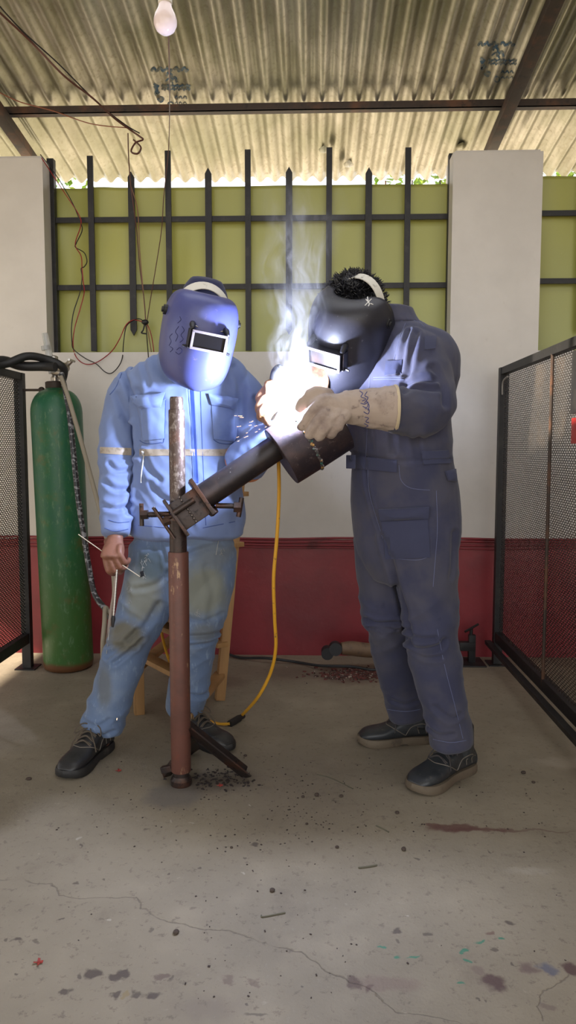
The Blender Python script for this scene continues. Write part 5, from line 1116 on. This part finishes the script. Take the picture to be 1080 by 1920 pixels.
# hair
def hair(par, c, f, u, n, ln, seed, m, lim):
    f = f.normalized(); s = f.cross(u).normalized(); u = s.cross(f).normalized(); rnd = random.Random(seed)
    bm = NB(); loft(bm, [(c+u*.0-f*.03, s*.086, f*.098), (c+u*.05-f*.022, s*.094, f*.112), (c+u*.09-f*.022, s*.078, f*.092), (c+u*.112-f*.022, s*.045, f*.055)], 22, 4)
    for i in range(n):
        th = rnd.uniform(0, 2*PI); ph = rnd.uniform(.0, 1.75); dd_ = (s*math.cos(th)*math.sin(ph)+f*math.sin(th)*math.sin(ph)+u*math.cos(ph))
        if dd_.dot(f) > lim: continue
        q_ = c-f*.022+u*.02+s*dd_.dot(s)*.093+f*dd_.dot(f)*.112+u*dd_.dot(u)*.112; t = (dd_+V((rnd.gauss(0, .5), rnd.gauss(0, .5), rnd.gauss(0, .4)))).normalized(); l = ln*rnd.uniform(.5, 1.2)
        tube(bm, [q_-dd_*.004, q_+t*l*.5+dd_*l*.25, q_+t*l], [.0022, .0018, .0006], 4)
    return obj('hair', bm, m, par)
MHr = mat('black_hair', L(20, 20, 26), .5, spec=.6)
hair(B, hcB, hfB, huB, 2200, .030, 3, MHr, .9); hair(A, hc-uA*.03, hf, hu, 60, .012, 4, MHr, .5)
# boots
MB2 = mat('black_boot_leather', L(42, 45, 48), .42, layers=((10, .5, .7, L(58, 60, 62)), (40, .62, .74, L(84, 78, 70))), bump=(90, .15, .002)); MS2 = mat('dusty_tan_sole', L(104, 92, 76), .75, layers=((20, .5, .7, L(84, 74, 62)),)); ML2 = mat('black_laces', L(62, 58, 58), .8)
shoe(B, hf1, V((P(670, 1380, 2.70).x, 2.69, 0)), MB2, MS2, ML2, (V((P(670, 1380, 2.70).x, 2.69, 0))-hf1).length, 1.05, shaft=.05, sr=1.2)
shoe(B, hn, tn, MB2, MS2, ML2, .295, 1.12, shaft=.06, sr=1.22)
ARC=32.0; GLOW=60.0; SKY=1.45; SUN=10.5; EXPO=0.66
# ================================================================ arc, sparks, fume
AC = P(547, 776, 2.33)
bm = NB(); ball(bm, AC, (.012, .012, .010), 16); tube(bm, [AC, AC+V((-.004, 0, .02))], .003, 8)
tag(obj('welding_arc', bm, emis('arc_light', (.75, .82, 1, 1), 1500), origin=AC), 'blinding white welding arc on top of the drum', 'welding arc')
ld = bpy.data.lights.new('arc_lamp', 'POINT'); ld.energy = ARC; ld.color = (.66, .74, 1.0); ld.shadow_soft_size = .02
lo = bpy.data.objects.new('arc_lamp', ld); COL.objects.link(lo); lo.location = AC+V((-.012, -.035, .035))
rnd = random.Random(11); bm = NB()
for i in range(26):
    a = rnd.uniform(-.5, .35); r = rnd.uniform(.02, .19); c = AC+V((-math.cos(a)*r, rnd.uniform(-.06, .03), math.sin(a)*r*.55-.012-.15*r)); d = V((-math.cos(a), rnd.uniform(-.3, .3), math.sin(a)*.5-.15)).normalized(); l = rnd.uniform(.002, .007)
    tube(bm, [c-d*l, c+d*l], [rnd.uniform(.00025, .00045), .0002], 5)
for u, v in ((412, 915), (219, 1350), (500, 742), (512, 735), (498, 765)):
    c = P(u, v, 2.3); tube(bm, [c, c+V((.001, 0, .006))], .0006, 5)
tag(obj('sparks', bm, emis('spark_orange', (1, .5, .22, 1), 7)), 'orange sparks spraying to the left of the welding arc', 'sparks', None, 'stuff')
# fume plume: real smoke volume rising from the arc
bm = NB()
loft(bm, [(P(540, 800, 2.34), V((.075, 0, 0)), V((0, .07, 0))), (P(540, 700, 2.34), V((.12, 0, 0)), V((0, .09, 0))), (P(562, 580, 2.36), V((.17, 0, 0)), V((0, .10, 0))), (P(562, 460, 2.38), V((.19, 0, 0)), V((0, .11, 0))), (P(555, 370, 2.4), V((.16, 0, 0)), V((0, .11, 0)))], 20, 4)
m = bpy.data.materials.new('welding_fume'); m.use_nodes = True; k = N.__new__(N); k.m = m; k.t = m.node_tree; k.n = k.t.nodes
k.n.remove(k.n['Principled BSDF']); k.out = k.n['Material Output']; k.tc = k.n.new('ShaderNodeTexCoord')
vol = k.n.new('ShaderNodeVolumePrincipled'); k.link(vol.outputs[0], k.out.inputs['Volume'])
x, y, z = k.sep()                                  # object space, origin at the arc
wn = k.n.new('ShaderNodeTexNoise'); wn.inputs['Scale'].default_value = 5; wn.inputs['Detail'].default_value = 2; k.link(k.tc.outputs['Object'], wn.inputs['Vector'])
wv = k.vmath('SUBTRACT', wn.outputs['Color'], (.5, .5, .5)).outputs[0]; ws = k.n.new('ShaderNodeVectorMath'); ws.operation = 'SCALE'; k.link(wv, ws.inputs[0]); ws.inputs['Scale'].default_value = .16
wp = k.vmath('ADD', k.tc.outputs['Object'], ws.outputs[0]).outputs[0]
xs_, ys_, zs_ = k.sep(wp)
wid = k.math('MULTIPLY_ADD', z, .17, .038)
cx = k.math('MULTIPLY', z, .05)
dx = k.math('DIVIDE', k.math('SUBTRACT', k.math('MULTIPLY_ADD', xs_, 1., 0), cx), wid); dy = k.math('DIVIDE', ys_, wid)
rr = k.math('SQRT', k.math('ADD', k.math('MULTIPLY', dx, dx), k.math('MULTIPLY', dy, dy)))
core = k.step(rr, 1.25, .05)
nz = k.noise(14, 4, .62, vec=wp, stretch=(1.5, 1.5, .42), dist=1.2); wis = k.step(nz, .44, .74)
fade = k.step(z, .78, .10); low = k.step(z, -.03, .01)
den = k.math('MULTIPLY', k.math('MULTIPLY', core, wis), k.math('MULTIPLY', fade, low))
near = k.step(z, .26, .0)
den = k.math('MULTIPLY', den, k.math('MULTIPLY_ADD', near, 30., 26.))
k.link(den, vol.inputs['Density']); vol.inputs['Color'].default_value = (.92, .94, 1, 1); vol.inputs['Anisotropy'].default_value = .2
# arc's glow and camera bloom, put into the fume as emission
d0 = k.vmath('LENGTH', k.vmath('MULTIPLY', k.tc.outputs['Object'], (1.0, 1.0, .42)).outputs[0]).outputs['Value']
nearx = k.vmath('LENGTH', k.vmath('MULTIPLY', k.vmath('ADD', k.tc.outputs['Object'], ws.outputs[0]).outputs[0], (1.0, 1.0, .38)).outputs[0]).outputs['Value']
gl = k.step(nearx, .072, .012); gl = k.math('MULTIPLY', k.math('POWER', gl, 2.0), GLOW)
k.link(gl, vol.inputs['Emission Strength']); vol.inputs['Emission Color'].default_value = (.78, .84, 1, 1)
fo = obj('welding_fume', bm, m, origin=AC); tag(fo, 'blue-white fume rising from the welding arc', 'smoke', None, 'stuff')
# ================================================================ daylight
w = bpy.data.worlds.new('sky'); S.world = w; w.use_nodes = True; bg = w.node_tree.nodes['Background']; bg.inputs[0].default_value = (.98, .985, 1.0, 1); bg.inputs[1].default_value = SKY
sd = bpy.data.lights.new('sun', 'SUN'); sd.energy = SUN; sd.color = (1, .88, .72); sd.angle = math.radians(1.0)
so = bpy.data.objects.new('sun', sd); COL.objects.link(so); tv = V((.75, .15, -.62)); so.rotation_euler = tv.to_track_quat('-Z', 'Y').to_euler(); so.location = (-6, 0, 4)
S.view_settings.exposure = EXPO
S.cycles.volume_step_rate = 1.6; S.cycles.max_bounces = 8; S.cycles.volume_bounces = 1; S.cycles.use_denoising = True; S.cycles.sample_clamp_indirect = 6
S.cycles.caustics_reflective = False; S.cycles.caustics_refractive = False
